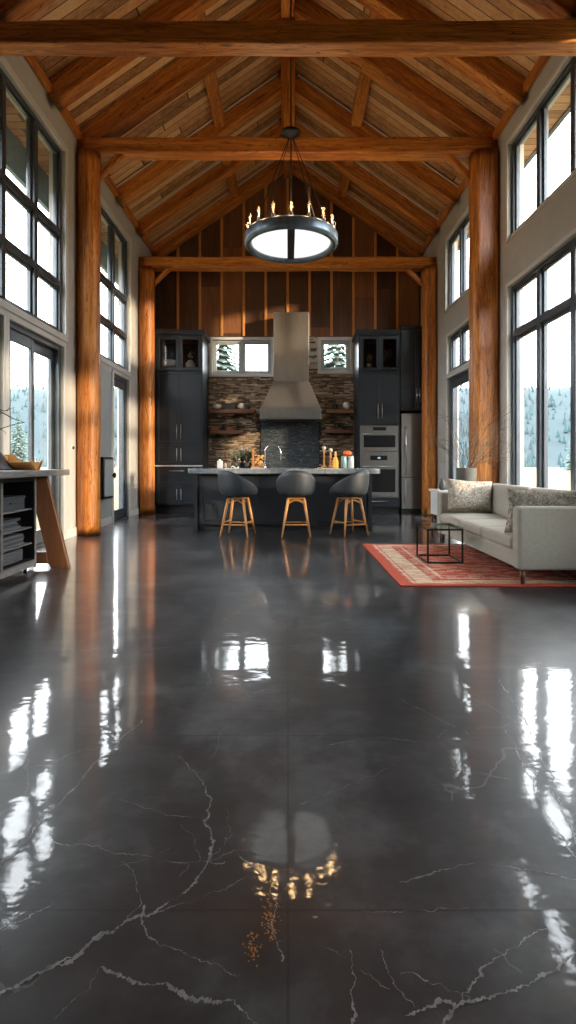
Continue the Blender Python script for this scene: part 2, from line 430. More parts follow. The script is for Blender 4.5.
holed_wall('wall_back', 'y', Y1, Y1 + TH, WL - TH, WR + TH, 0, CEIL, BW, 'wall', 'kitchen end wall under the timber gable')
FW = []
holed_wall('wall_front', 'y', Y0, Y0 - TH, WL - TH, WR + TH, 0, CEIL, FW, 'cladding', 'unseen end wall opposite the kitchen, dark boards put on to lower front light')  # out of view; dark boards chosen to cut light bounced from the front
XR = 0.0
def roofz(x, base=CEIL): return base + SL * ((WR if x > 0 else -WL) - abs(x))
APEX = CEIL + SL * 3.09
for nm, ya, yb in (('wall_gable_back', Y1, Y1 + TH), ('wall_gable_front', Y0 - TH, Y0)):  # unseen front gable gets the same dark boards to cut bounced light
    struct(MB().prism([(WL - TH, CEIL), (WR + TH, CEIL), (0, APEX + 0.16)], ya, yb).build(nm, 'wall' if 'back' in nm else 'cladding'), 'triangular gable above the ' + ('kitchen' if 'back' in nm else 'front') + ' wall')
fl = struct(bx(WL - TH, WR + TH, Y0 - TH, Y1 + TH, -0.15, 0.0).build('floor', 'floor'), 'dark polished concrete floor with pale cracks and mirrored windows')
for sgn, nm, w in ((-1, 'ceiling_left', -WL), (1, 'ceiling_right', WR)):
    p = [(0, APEX), (sgn * w, CEIL), (sgn * w, CEIL + 0.06), (0, APEX + 0.06)]
    struct(MB().prism(p, Y0, Y1).build(nm, 'ceil'), 'sloping ceiling of weathered brown boards on the ' + nm.split('_')[1] + ' of the ridge')
    e = sgn * (w + 0.56)
    zt = CEIL - SL * 0.56
    p = [(0, APEX + 0.065), (sgn * w, CEIL + 0.065), (e, zt + 0.065), (e, zt + 0.20), (0, APEX + 0.22)]
    struct(MB().prism(p, Y0 - 0.6, Y1 + 0.6).build('roof_slab', 'rooftile'), 'outer roof covering on the ' + nm.split('_')[1] + ' slope')
    xo0, xo1 = sorted((sgn * (w + TH + 0.002), sgn * (w + 0.54)))
    so = struct(bx(xo0, xo1, Y0 - 0.6, Y1 + 0.6, EYE + (4.36 if sgn < 0 else 4.60), EYE + (4.385 if sgn < 0 else 4.625)).build('trim_1' if sgn < 0 else 'trim_2', 'soffit'), 'boarded eaves soffit seen through the upper windows on the ' + nm.split('_')[1])
    f0, f1 = sorted((sgn * (w + 0.54), sgn * (w + 0.60)))
    tag(bx(f0, f1, Y0 - 0.6, Y1 + 0.6, EYE + (3.86 if sgn < 0 else 4.57), EYE + 4.62).build('gutter_board', 'fascia' if sgn < 0 else 'rooftile', so), 'teal gutter board' if sgn < 0 else 'grey gutter board')

# cracks in the floor: filled veins traced on the ground, plus painted glints
def vein_or_glint(path, w0, w1, seed, jit=0.35):
    rnd = random.Random(seed); pts = []
    gp = []
    for (x, y) in path:
        d = F * EYE / (y - 463.0); gp.append(Vector(((x - 288) * d / F, d)))
    for a, b in zip(gp, gp[1:]):
        L = (b - a).length; n = max(3, int(L / 0.0035)); nrm = Vector((-(b - a).y, (b - a).x)).normalized()
        off = 0
        for i in range(n):
            off = off * 0.93 + rnd.uniform(-1, 1) * 0.0042 * jit * 2
            pts.append(a.lerp(b, i / n) + nrm * off)
    pts.append(gp[-1]); mb = MB(); vs = []; N = len(pts)
    for i, p in enumerate(pts):
        d = (pts[min(i + 1, N - 1)] - pts[max(i - 1, 0)]).normalized(); nn = Vector((-d.y, d.x))
        w = (w0 + (w1 - w0) * i / N) * max(.06, .75 + 1.5 * mnoise.noise(Vector((i * .06, seed * 3.7, 0)))) * rnd.uniform(0.15, 1.7)
        vs += [(p.x + nn.x * w, p.y + nn.y * w, 0.0012), (p.x - nn.x * w, p.y - nn.y * w, 0.0012)]
    mb.add(vs, [(2 * i, 2 * i + 1, 2 * i + 3, 2 * i + 2) for i in range(N - 1)])
    return mb
VE = [([(0, 993), (40, 973), (75, 958), (85, 948), (110, 935), (128, 920), (150, 915), (175, 900), (195, 882), (207, 862), (213, 840), (206, 820), (212, 800), (205, 790)], .0045, .0030),
      ([(205, 790), (196, 772), (178, 757)], .002, .001),
      ([(85, 948), (60, 966), (40, 975)], .004, .006),
      ([(100, 968), (130, 982), (170, 988), (200, 1000), (235, 1005), (270, 1030)], .0035, .0035),
      ([(145, 905), (148, 935), (165, 945), (200, 962), (240, 975)], .0022, .001),
      ([(225, 838), (250, 865), (270, 885), (278, 905), (275, 935), (282, 962)], .002, .001),
      ([(405, 1016), (440, 1000), (460, 1005), (490, 995), (530, 985), (560, 965), (580, 950)], .0025, .0045),
      ([(440, 1028), (460, 1005), (480, 972), (500, 955), (545, 925)], .003, .001),
      ([(350, 950), (355, 985), (352, 1030)], .0012, .0018),
      ([(400, 883), (440, 870), (480, 862), (530, 870), (580, 882)], .0013, .0013),
      ([(50, 842), (100, 848), (160, 860), (225, 862)], .0010, .0008),
      ([(120, 800), (170, 815), (205, 818)], .0008, .0008), ([(330, 745), (380, 738), (420, 742)], .0010, .0008),
      ([(150, 650), (200, 642), (250, 650), (300, 645)], .0012, .001), ([(400, 700), (440, 720), (470, 735)], .0010, .0008),
      ([(205, 862), (240, 850), (270, 855)], .0008, .0006), ([(0, 930), (30, 915), (55, 905)], .0015, .0008),
      ([(142, 720), (70, 792), (0, 868)], .0013, .0022), ([(498, 678), (530, 730), (556, 790), (578, 845)], .0016, .0022),  # both diagonals are reflected window glints painted as veins
      ([(505, 730), (540, 800), (576, 860)], .0012, .0018),
      ([(128, 920), (140, 905), (136, 880), (120, 862)], .0012, .0006), ([(150, 915), (185, 905), (225, 890), (262, 868)], .0009, .0006),
      ([(170, 848), (140, 862), (112, 870)], .0007, .0005), ([(200, 862), (196, 840), (180, 825)], .0008, .0005),
      ([(380, 950), (392, 985), (415, 1008)], .0008, .0012), ([(310, 930), (345, 958), (390, 990)], .0006, .0006),
      ([(300, 805), (350, 785), (395, 765)], .0007, .0005), ([(450, 768), (500, 778), (530, 786)], .0009, .0006),
      ([(362, 910), (420, 911), (470, 910)], .0007, .0007), ([(470, 1000), (440, 985), (400, 975)], .0007, .0005),
      ([(55, 1020), (90, 990), (100, 968)], .0010, .0006), ([(210, 862), (232, 835), (225, 810)], .0006, .0005)]
vm = MB()
for i, (p, a, b) in enumerate(VE):
    q = vein_or_glint(p, a, b, i + 3); vm.add(q.v, q.f)
tag(vm.build('crack', 'vein_or_glint', fl), 'pale grey filled cracks and painted glint lines')['kind'] = 'structure'
rnd = random.Random(5); gm = MB()
for i in range(170):
    x, y = (270 + rnd.gauss(0, 5), 905 + rnd.gauss(8, 17)) if i < 120 else (252 + rnd.gauss(0, 4), 945 + rnd.gauss(0, 10))
    d = F * EYE / (y - 463.0); gx = (x - 288) * d / F; r = rnd.uniform(.0008, .003)
    k = rnd.randint(4, 6); gm.add([(gx + r * cos(2 * pi * j / k) * rnd.uniform(.6, 1.3), d + r * sin(2 * pi * j / k), 0.0014) for j in range(k)], [tuple(range(k))])
tag(gm.build('rust_flecks', 'goldspeck', fl), 'rust gold flecks in the crack')['kind'] = 'structure'

# wall plates along both eaves
# ------------------------------------------------------------------ timber
def timber(name, p0, p1, w, h, label, cat, up=(0, 0, 1), group=None, wob=0.010, seed=0, rnd_edge=0.18, mat='timber', parent=None, taper=0.0):
    """rough-hewn timber: local X runs along it"""
    p0, p1 = Vector(p0), Vector(p1); L = (p1 - p0).length
    X = (p1 - p0).normalized(); Yv = Vector(up).cross(X).normalized(); Z = X.cross(Yv).normalized()
    n = max(2, int(L / 0.16)); cs = []
    r = rnd_edge * min(w, h)
    for (cx, cy, a0) in ((w / 2 - r, h / 2 - r, 0), (-w / 2 + r, h / 2 - r, 90), (-w / 2 + r, -h / 2 + r, 180), (w / 2 - r, -h / 2 + r, 270)):
        for k in range(4):
            a = radians(a0 + 30 * k); cs.append((cx + r * cos(a), cy + r * sin(a)))
    m = len(cs); vs = []; fs = []
    for i in range(n + 1):
        t = i / n
        for k, (a, b) in enumerate(cs):
            q = Vector((t * L * 1.1, a * 3 + seed * 5.1, b * 3 + seed * 3.3))
            s = 1 + mnoise.noise(q) * wob / min(w, h) * 3.2
            s *= 1 - taper * t
            vs.append((t * L, a * s, b * s))
    for i in range(n):
        for k in range(m):
            a, b = i * m + k, i * m + (k + 1) % m
            fs.append((a, b, b + m, a + m))
    fs.append(tuple(range(m))[::-1]); fs.append(tuple(n * m + k for k in range(m)))
    mb = MB().add(vs, fs)
    o = mb.build(name, mat, None, smooth=True)
    wnm = o.modifiers.new('w', 'WEIGHTED_NORMAL'); wnm.weight = 100
    o.matrix_world = Matrix(((X.x, Yv.x, Z.x, p0.x), (X.y, Yv.y, Z.y, p0.y), (X.z, Yv.z, Z.z, p0.z), (0, 0, 0, 1)))
    if parent is not None:
        o.parent = parent; o.matrix_parent_inverse = Matrix.Translation(-parent.location)
        if label: o['label'] = label
    else: tag(o, label, cat, group, 'thing')
    return o

# posts
D1, D2, D0 = 7.94, 11.2, 5.5
posts = [('P1L', (WL + 0.005, -2.775), D1, EYE + 4.56, 'thick orange log post on the desk side, first beyond the sliding glass door'),
         ('P1R', (2.69, WR - 0.005), D1, EYE + 4.56, 'thick orange timber post standing behind the twig planter'),
         ('P2L', (WL + 0.01, -2.775), D2, EYE + 4.05, 'orange log post beside the tall kitchen cabinet with the white oval vase'),
         ('P2R', (2.80, WR - 0.01), D2, EYE + 4.05, 'orange timber post with carved foot beside the steel fridge')]
for i, (k, (xa, xb), d, zt, lab) in enumerate(posts):
    w = xb - xa
    o = timber('timber_post', ((xa + xb) / 2, d + 0.03, 0.0), ((xa + xb) / 2, d + 0.03, zt), w * 0.98, 0.32, lab, 'post', up=(0, 1, 0), group='timber posts along the side walls', seed=i + 1, rnd_edge=0.44 if k[-1] == 'L' else 0.3, wob=0.006)
    if k == 'P2R':
        o2 = MB().lathe([(0.165, 0.0), (0.176, 0.02), (0.172, 0.09), (0.168, 0.12), (0.16, 0.16)], (0, 0, 0), 20, 0.8, 1.06)
        b = o2.build('post_foot', 'batten', None, smooth=True);         b.parent = o; b.matrix_parent_inverse = o.matrix_world.inverted() if False else Matrix.Identity(4)
        b.matrix_basis = o.matrix_world.inverted() @ Matrix.Translation(((xa + xb) / 2, d + 0.03, 0.0))
# tie beams
timber('tie_beam', (WL, D0 + 0.10, EYE + 4.40), (WR, D0 + 0.10, EYE + 4.40), 0.20, 0.235, 'topmost dark-faced cross beam spanning the room without posts', 'beam', group='cross beams', seed=11, rnd_edge=0.10, wob=0.008)
timber('tie_beam', (WL, D1 + 0.11, EYE + 4.68), (WR, D1 + 0.11, EYE + 4.68), 0.24, 0.24, 'glowing orange cross beam right behind the chandelier rod', 'beam', group='cross beams', seed=12, rnd_edge=0.12)
timber('tie_beam', (WL, D2 + 0.12, EYE + 4.17), (WR, D2 + 0.12, EYE + 4.17), 0.24, 0.235, 'lowest cross beam in front of the dark gable boards', 'beam', group='cross beams', seed=13, rnd_edge=0.12)
# rafters
RD_ = [(2.2, 0.2, 'second'), (5.6, 0.22, 'third'), (6.92, 0.20, 'fourth'), (7.95, 0.26, 'fifth'), (9.62, 0.20, 'sixth'), (10.9, 0.20, 'seventh'), (12.2, 0.24, 'eighth')]
desc = {5.6: 'above the topmost cross beam', 6.92: 'between the topmost beam and the chandelier beam', 7.95: 'rising from the chandelier beam and its post', 9.62: 'just beyond the chandelier beam',
        10.9: 'just before the lowest cross beam', 12.2: 'against the dark gable boards', -0.4: 'above the room behind the viewer', 2.2: 'in the bay before the topmost beam'}
sid = {-1: 'desk-side', 1: 'sofa-side'}
hh = 0.36 * cos(math.atan(SL))
for (d, w, _) in RD_:
    for sgn, W in ((-1, -WL), (1, WR)):
        zc = RB + 0.18 - 0.004; ox = 0.0
        a = (sgn * (W - 0.01), d + w / 2, zc + SL * 0.01)
        b = (sgn * 0.02, d + w / 2, zc + SL * (W - 0.02))
        r = timber('rafter', a, b, w, hh, sid[sgn] + ' sloping rafter ' + desc[d], 'rafter', group='rafters of the open roof', seed=int(d * 10) + sgn, rnd_edge=0.06, wob=0.006)
        if d > 9:
            # pale conduit along the near top edge of the rafter
            X = (Vector(b) - Vector(a)); L = X.length
            c = MB().tube([(0.05, 0.0, 0), (L * 0.97, 0.0, 0)], 0.014, 6).build('conduit', 'casing', None)
            c.parent = r; side = -1 if sgn > 0 else 1
            c.location = (0, (1 if sgn > 0 else -1) * 0, 0)
            yl = (w / 2 + 0.012)
            # local Y points along +-world y depending on the side
            Yw = (r.matrix_world.to_3x3() @ Vector((0, 1, 0))).y
            c.location = (0, -yl if Yw > 0 else yl, hh / 2 - 0.03)
            c['label'] = 'thin pale conduit'
# wall plates
for sgn, W, s_ in ((-1, -WL, 'desk-side'), (1, WR, 'sofa-side')):
    tag(bx(*sorted((sgn * (W - 0.002), sgn * (W - 0.07))), Y0 + 0.01, Y1 - 0.01, EAVE - 0.01, EAVE + 0.11).build('wall_plate', M['plate'] if 'plate' in M else m_wood('plate_wood_%s' % s_, OD, OM, OL, 'y', 0.45), bevel=0.01),
        'long orange timber plate along the top of the ' + s_ + ' wall', 'beam', 'wall plates under the eaves', 'thing')
# purlins, ridge beam, king post
for sgn in (-1, 1):
    x = sgn * 1.22; zb = RB + SL * (3.09 - 1.22)
    timber('purlin', (x, Y0, zb + 0.23), (x, Y1, zb + 0.23), 0.19, 0.20, sid[sgn] + ' purlin running under the roof boards towards the kitchen', 'purlin', group='purlins', seed=40 + sgn, wob=0.012)
timber('ridge_beam', (0, Y0, RB + SL * 3.09 - 0.02), (0, Y1, RB + SL * 3.09 - 0.02), 0.20, 0.26, 'ridge beam running along the peak of the open roof', 'beam', seed=44, wob=0.006)
for dd, lb in ((D1 + 0.11, 'short upright king post between the chandelier beam and the ridge'),):
    for s in (0,):
        timber('king_post', (0.0, dd, EYE + 4.81), (0.0, dd, RB + SL * 3.09 - 0.14), 0.20, 0.16, lb, 'post', up=(0, 1, 0), seed=46, wob=0.006)
# knee braces
for (d, zb, L, lab) in ((D2 + 0.1, EYE + 4.06, 0.36, 'under the lowest cross beam'), (D1 + 0.08, EYE + 4.57, 0.36, 'under the chandelier beam')):
    for sgn, xa in ((-1, -2.80), (1, 2.80 if d > 9 else 2.68)):
        timber('knee_brace', (xa - sgn * -0.05, d, zb - L), (xa - sgn * L, d, zb + 0.04), 0.10, 0.085, 'small diagonal knee brace ' + lab + ', ' + sid[sgn], 'brace', group='knee braces', seed=int(d) + sgn, wob=0.003)

# ------------------------------------------------------------------ windows and doors
wn = [0]; dn = [0]
def side_window(plane_in, plane_out, axis, u0, u1, z0, z1, cols, rows, label, casing=0.10, sill=True, sub=True, fdepth=0.10, fmat='frame'):
    """cols: inner mullion positions; rows: inner transom heights"""
    wn[0] += 1
    sg = 1 if plane_out > plane_in else -1
    loc = (plane_in, (u0 + u1) / 2, z0) if axis == 'x' else ((u0 + u1) / 2, plane_in, z0)
    root = tag(bpy.data.objects.new('window_%d' % wn[0], None), label, None, None, 'structure'); COL.objects.link(root); root.location = loc
    def B(mb, ua, ub, za, zb, t0, t1):
        t0, t1 = sorted((plane_in + sg * t0, plane_in + sg * t1))
        if axis == 'x': mb.box(t0, t1, ua, ub, za, zb)
        else: mb.box(ua, ub, t0, t1, za, zb)
    fr = MB(); t0, t1 = 0.045, 0.045 + fdepth; w = 0.055
    B(fr, u0, u0 + w, z0, z1, t0, t1); B(fr, u1 - w, u1, z0, z1, t0, t1)
    B(fr, u0 + w, u1 - w, z0, z0 + w, t0, t1); B(fr, u0 + w, u1 - w, z1 - w, z1, t0, t1)
    m = 0.045
    for c in cols: B(fr, c - m, c + m, z0 + w, z1 - w, t0 - 0.01, t1)
    uu = [u0 + w] + [x for c in cols for x in (c - m, c + m)] + [u1 - w]
    zz = [z0 + w] + [x for c in rows for x in (c - m, c + m)] + [z1 - w]
    for r_ in rows:
        for i in range(0, len(uu), 2): B(fr, uu[i], uu[i + 1], r_ - m, r_ + m, t0 - 0.01, t1)
    fr.build('window_frame', fmat, root, bevel=0.006, seg=1)
    sa = MB(); gl = MB(); s = 0.035
    for i in range(0, len(uu), 2):
        for j in range(0, len(zz), 2):
            a, b, c, d = uu[i], uu[i + 1], zz[j], zz[j + 1]
            q0, q1 = t0 + 0.03, t0 + 0.07
            if sub:
                B(sa, a, a + s, c, d, q0, q1); B(sa, b - s, b, c, d, q0, q1); B(sa, a + s, b - s, c, c + s, q0, q1); B(sa, a + s, b - s, d - s, d, q0, q1)
            B(gl, a + (s if sub else 0), b - (s if sub else 0), c + (s if sub else 0), d - (s if sub else 0), t0 + 0.048, t0 + 0.052)
    if sub: sa.build('window_sash', fmat, root, bevel=0.004, seg=1)
    gl.build('window_glass', 'glass', root)
    if casing:
        cs = MB(); k = casing
        B(cs, u0 - k, u0, z0 - k, z1 + k, -0.018, -0.0005); B(cs, u1, u1 + k, z0 - k, z1 + k, -0.018, -0.0005)
        B(cs, u0, u1, z1, z1 + k, -0.018, -0.0005); B(cs, u0, u1, z0 - k, z0, -0.018, -0.0005)
        cs.build('window_casing', 'casing', root, bevel=0.004, seg=1)
    return root

def side_door(plane_in, plane_out, axis, u0, u1, z1, leaves, label, casing=0.09, casing_sides=(1, 1)):
    dn[0] += 1
    sg = 1 if plane_out > plane_in else -1
    root = tag(bpy.data.objects.new('door_%d' % dn[0], None), label, None, None, 'structure'); COL.objects.link(root)
    root.location = (plane_in, (u0 + u1) / 2, 0)
    def B(mb, ua, ub, za, zb, t0, t1):
        t0, t1 = sorted((plane_in + sg * t0, plane_in + sg * t1)); mb.box(t0, t1, ua, ub, za, zb)
    fr = MB(); w = 0.07
    B(fr, u0, u0 + w, 0.03, z1, 0.03, 0.17); B(fr, u1 - w, u1, 0.03, z1, 0.03, 0.17); B(fr, u0 + w, u1 - w, z1 - w, z1, 0.03, 0.17)
    fr.build('door_frame', 'frame', root, bevel=0.006, seg=1)
    th = MB(); B(th, u0, u1, 0.0, 0.03, 0.0, 0.19); th.build('threshold', 'frame', root)
    a, b = u0 + w + 0.003, u1 - w - 0.003; n = leaves; L = (b - a) / n
    for i in range(n):
        p0, p1 = a + i * L, a + (i + 1) * L
        t = 0.05 + 0.045 * (i % 2); s = 0.085
        lf = MB()
        B(lf, p0, p0 + s, 0.033, z1 - w - 0.003, t, t + 0.04); B(lf, p1 - s, p1, 0.033, z1 - w - 0.003, t, t + 0.04)
        B(lf, p0 + s, p1 - s, 0.033, 0.20, t, t + 0.04); B(lf, p0 + s, p1 - s, z1 - w - 0.13, z1 - w - 0.003, t, t + 0.04)
        leaf = lf.build('door_leaf', 'frame', root, bevel=0.006, seg=1)
        gl = MB(); B(gl, p0 + s, p1 - s, 0.20, z1 - w - 0.13, t + 0.018, t + 0.022)
        gl.build('door_glass', 'glass', leaf)
        if i == 0:
            hd = MB(); hx = plane_in + sg * (t - 0.035); hy = p0 + 0.04 if leaves == 1 else p1 - 0.04
            hd.tube([(plane_in + sg * t, hy, 0.98), (hx, hy, 0.98), (hx, hy, 1.12), (plane_in + sg * t, hy, 1.12)], 0.009, 8)
            hd.build('door_handle', 'nickel', leaf, smooth=True)
    if casing:
        cs = MB(); k = casing
        if casing_sides[0]: B(cs, u0 - k, u0, 0, z1 + k, -0.02, -0.0005)
        if casing_sides[1]: B(cs, u1, u1 + k, 0, z1 + k, -0.02, -0.0005)
        B(cs, u0, u1, z1, z1 + k, -0.02, -0.0005)
        cs.build('door_casing', 'casing', root, bevel=0.004, seg=1)
    return root

r1, r2 = EYE + 2.46, EYE + 3.17
for (a, b), lab in zip(LU, ('tall dark-framed grid window above the sliding door by the desk', 'tall grid window above the single glass door, between the two log posts')):
    w = (b - a) / 3
    side_window(WL, WL - TH, 'x', a, b, UZ0, UZ1, [a + w, a + 2 * w], [r1, r2], lab, casing=0.085)
for (a, b, c, d), nl, lab in zip(LD, (2, 2, 1), ('sliding glass door behind the desk top', 'sliding glass door just beyond the desk leg', 'single glass door between the two log posts')):
    side_door(WL, WL - TH, 'x', a, b, d, nl, lab, casing=0.06)
for (a, b, c, d), lab in zip(RC, ('clerestory window high above the sofa', 'small clerestory window above the narrow transom window')):
    n = 3 if b - a > 2 else 2; w = (b - a) / n
    side_window(WR, WR + TH, 'x', a, b, c, d, [a + w * i for i in range(1, n)], [], lab, casing=0.05)
for (a, b, c, d), lab in zip(RW, ('large window behind the sofa with small panes over tall panes', 'unseen window before the sofa, sized to pass sun to the log post')):
    w = (b - a) / 3
    side_window(WR, WR + TH, 'x', a, b, c, d, [a + w, a + 2 * w], [EYE + 1.78], lab, casing=0.05)
side_window(WR, WR + TH, 'x', *RD[0], [9.79], [], 'narrow transom window above the glass door beyond the sofa', casing=0.045)
side_door(WR, WR + TH, 'x', RD[1][0], RD[1][1], RD[1][3], 1, 'glass door beyond the sofa, beside the fridge-side post', casing=0.05)
side_window(Y1, Y1 + TH, 'y', *BW[0], [(-1.76 - 0.39) / 2], [], 'white-cased double window left of the range hood', casing=0.065, fdepth=0.08, fmat='panelpaint')
side_window(Y1, Y1 + TH, 'y', *BW[1], [], [], 'white-cased single window right of the range hood', casing=0.065, fdepth=0.08, fmat='panelpaint')
for (a, b, c, d), lab in zip(FW, ()):
    side_window(Y0, Y0 - TH, 'y', a, b, c, d, [(a + b) / 2], [], lab, casing=0.05)
# baseboards
def base(name, x0, x1, y0, y1, lab): struct(bx(x0, x1, y0, y1, 0, 0.13).build(name, 'casing', bevel=0.004, seg=1), lab)
base('baseboard_left', WL, WL + 0.02, 7.51, 9.50, 'pale baseboard by the first log post')
base('baseboard_left_far', WL, WL + 0.02, 10.57, Y1 - 0.9, 'pale baseboard beyond the single glass door')
base('baseboard_right', WR - 0.02, WR, 4.5, 9.08, 'pale baseboard behind the sofa')
base('baseboard_right_far', WR - 0.02, WR, 10.5, 11.6, 'pale baseboard beside the fridge-side post')
# grey panel beside the single door with mullion trim
struct(MB().box(WL + 0.0005, WL + 0.012, 8.30, 9.44, 0.135, 2.64).build('trim_3', 'panelpaint'), 'smooth grey wall panel beside the single glass door')
struct(MB().box(WL + 0.0005, WL + 0.03, 9.445, 9.505, 0, 2.66).build('trim_4', 'casing', bevel=0.004), 'pale upright trim between grey panel and glass door')

t = thing('wall_cabinet', 'black framed wall cabinet with a round knob on the grey panel behind the log post', 'cabinet', (WL + 0.013, 9.1, 0.46))
bx(WL + 0.0125, WL + 0.07, 8.86, 9.36, 0.46, 1.16).build('body', 'black', t, bevel=0.006)
dr = MB().box(WL + 0.071, WL + 0.082, 8.90, 9.32, 0.50, 1.12).build('door', 'panelpaint', t, bevel=0.003)
MB().lathe([(0.012, 0), (0.014, 0.02), (0.045, 0.03), (0.05, 0.05), (0.03, 0.065)], (0, 0, 0), 16).build('knob', 'black', None, smooth=True)
kn = bpy.data.objects['knob']; kn.parent = dr; kn.rotation_euler = (0, pi / 2, 0); kn.location = (0.071, 0.16, 0.39)
tag(MB().tube([(WL + 0.0, 7.78, 1.28), (WL + 0.018, 7.78, 1.28)], 0.022, 12).build('light_switch', 'charcoal', bevel=0.002), 'small dark round switch on the wall before the first log post', 'switch')

# ------------------------------------------------------------------ gable cladding and stone
Yc = Y1 - 0.001
cl = MB(); bt = MB()
b0 = -3.056
xs = [WL + 0.002] + [b0 + 0.508 * i for i in range(1, 12)] + [WR - 0.002]
for a, b in zip(xs, xs[1:]):
    if b - a < 0.02: continue
    zb = 3.99 + 0.001
    if a < 0 < b:
        cl.prism([(a + .002, zb), (b - .002, zb), (b - .002, roofz(b) - .01), (0, APEX - .01), (a + .002, roofz(a) - .01)], Yc - 0.03, Yc)
    else: cl.prism([(a + .002, zb), (b - .002, zb), (b - .002, roofz(b) - .01), (a + .002, roofz(a) - .01)], Yc - 0.03, Yc)
gb = cl.build('trim_5', 'cladding', None, (0, 0, 0)); struct(gb, 'dark brown vertical boards covering the kitchen gable')
gb.data.transform(Matrix.Translation((-b0, 0, 0))); gb.location = (b0, 0, 0)
for x in xs[1:-1]:
    z = min(roofz(x - .03), roofz(x + .03)) - 0.02
    bt.box(x - 0.03, x + 0.03, Yc - 0.055, Yc - 0.0305, 4.0, z)
tag(bt.build('batten', 'batten', gb, bevel=0.004, seg=1), 'bright orange upright battens')

st = MB(); rs = random.Random(3)
def stones(x0, x1, z0, z1, skip):
    z = z0
    while z < z1 - 0.012:
        h = min(rs.uniform(0.018, 0.042), z1 - z); x = x0 - rs.uniform(0, 0.15)
        while x < x1:
            w = rs.uniform(0.05, 0.24); a, b = max(x, x0), min(x + w, x1)
            if b - a > 0.02 and not any(a < s1 and b > s0 and z < t1 - .005 and z + h > t0 + .005 for s0, s1, t0, t1 in skip):
                dp = rs.uniform(0.012, 0.05)
                st.box(a + .002, b - .002, Yc - dp, Yc, z + .002, z + h - .002)
            x += w
        z += h
wx = [(-1.825, -0.325, 3.065, 3.99), (0.695, 1.505, 3.135, 3.99), (-0.63, 0.72, 0.9, 2.02)]
stones(-1.84, 1.52, 0.93, 3.985, wx + [(-0.325, 0.47, 3.4, 4.0)])
sb = st.build('trim_6', 'stone'); struct(sb, 'stacked brown ledger stone around the range hood')
struct(bx(-1.84, 1.52, Yc - 0.006, Yc - 0.0005, 0.93, 3.064).build('trim_7', m_plain('stone_backing', (0.03, 0.022, 0.017), 0.9)), 'dark mortar bed behind the ledger stone')
struct(bx(-0.625, 0.715, Yc - 0.03, Yc - 0.007, 0.955, 2.02).build('trim_8', 'slate'), 'dark streaked slate splashback under the range hood')

# ------------------------------------------------------------------ kitchen
CF = 11.70   # cabinet fronts
def shaker(mb, x0, x1, z0, z1, y, fw=0.05, th=0.022, glass=False):
    """framed door front standing proud of plane y towards the viewer"""
    mb.box(x0, x0 + fw, y - th, y, z0, z1); mb.box(x1 - fw, x1, y - th, y, z0, z1)
    mb.box(x0 + fw, x1 - fw, y - th, y, z0, z0 + fw); mb.box(x0 + fw, x1 - fw, y - th, y, z1 - fw, z1)
    if not glass: mb.box(x0 + fw, x1 - fw, y - th + 0.012, y, z0 + fw, z1 - fw)
def handle_v(x, y, z0, z1, parent, r=0.009):
    MB().tube([(x, y, z0 + .03), (x, y - 0.035, z0 + .03)], 0.006, 6).tube([(x, y, z1 - .03), (x, y - 0.035, z1 - .03)], 0.006, 6).tube([(x, y - 0.035, z0), (x, y - 0.035, z1)], r, 8).build('handle', 'nickel', parent, smooth=True)
def handle_h(x0, x1, y, z, parent):
    MB().tube([(x0 + .03, y, z), (x0 + .03, y - 0.035, z)], 0.006, 6).tube([(x1 - .03, y, z), (x1 - .03, y - 0.035, z)], 0.006, 6).tube([(x0, y - 0.035, z), (x1, y - 0.035, z)], 0.009, 8).build('handle', 'nickel', parent, smooth=True)
def door_pair(root, x0, x1, z0, z1, hz, glass=False, name='door', handles=True):
    xm = (x0 + x1) / 2
    for k, (a, b) in enumerate(((x0, xm - 0.002), (xm + 0.002, x1))):
        mb = MB(); shaker(mb, a, b, z0, z1, CF - 0.001, glass=glass, fw=0.07 if glass else 0.05)
        d = mb.build(name, 'cabinet', root, bevel=0.003, seg=1)
        if glass: bx(a + .07, b - .07, CF - 0.013, CF - 0.010, z0 + .07, z1 - .07).build('glass_pane', 'smoke', d)
        if handles: handle_v((xm - 0.045) if k == 0 else (xm + 0.045), CF - 0.023, hz[0], hz[1], d)

YB = Yc - 0.002
# left tall cabinet
t = thing('tall_cabinet', 'tall slate-blue kitchen cabinet holding the white oval vase, beside the log post', 'cabinet', (-2.38, 12.1, 0))
x0, x1 = -2.90, -1.85
body = MB()
body.box(x0, x1, CF, YB, 0.14, 3.04)
body.box(x0, x0 + .03, CF, YB, 3.04, 3.84); body.box(x1 - .03, x1, CF, YB, 3.04, 3.84); body.box(x0 + .03, x1 - .03, CF, YB, 3.81, 3.84)
body.build('body', 'cabinet', t, bevel=0.003, seg=1)
bx(x0 + .03, x1 - .03, YB - 0.02, YB, 3.04, 3.81).build('back_panel', 'cabinet_dark', t); bx(x0 + .031, x1 - .031, CF + .01, YB - .021, 3.041, 3.119).build('shelf', 'cabinet', t)
bx(x0 + .02, x1 - .02, CF + 0.06, YB, 0.0, 0.138).build('toe_kick', 'cabinet_dark', t)
MB().prism([(CF - 0.03, 3.842), (CF - 0.06, 3.93), (YB, 3.93), (YB, 3.842)], x0 - .03, x1 + .05, 'yz').build('crown_molding', 'cabinet', t)
door_pair(t, x0 + .06, x1 - .02, 3.06, 3.80, (0, 0), glass=True, handles=False, name='glass_door')
door_pair(t, x0 + .06, x1 - .02, 1.48, 3.02, (1.58, 1.90))
door_pair(t, x0 + .06, x1 - .02, 1.04, 1.455, (1.10, 1.38))
tag(bx(x0, x1 + .01, CF - 0.05, CF - 0.0005, 0.985, 1.012).build('counter_ledge', 'white', t, bevel=0.004), 'thin white ledge')
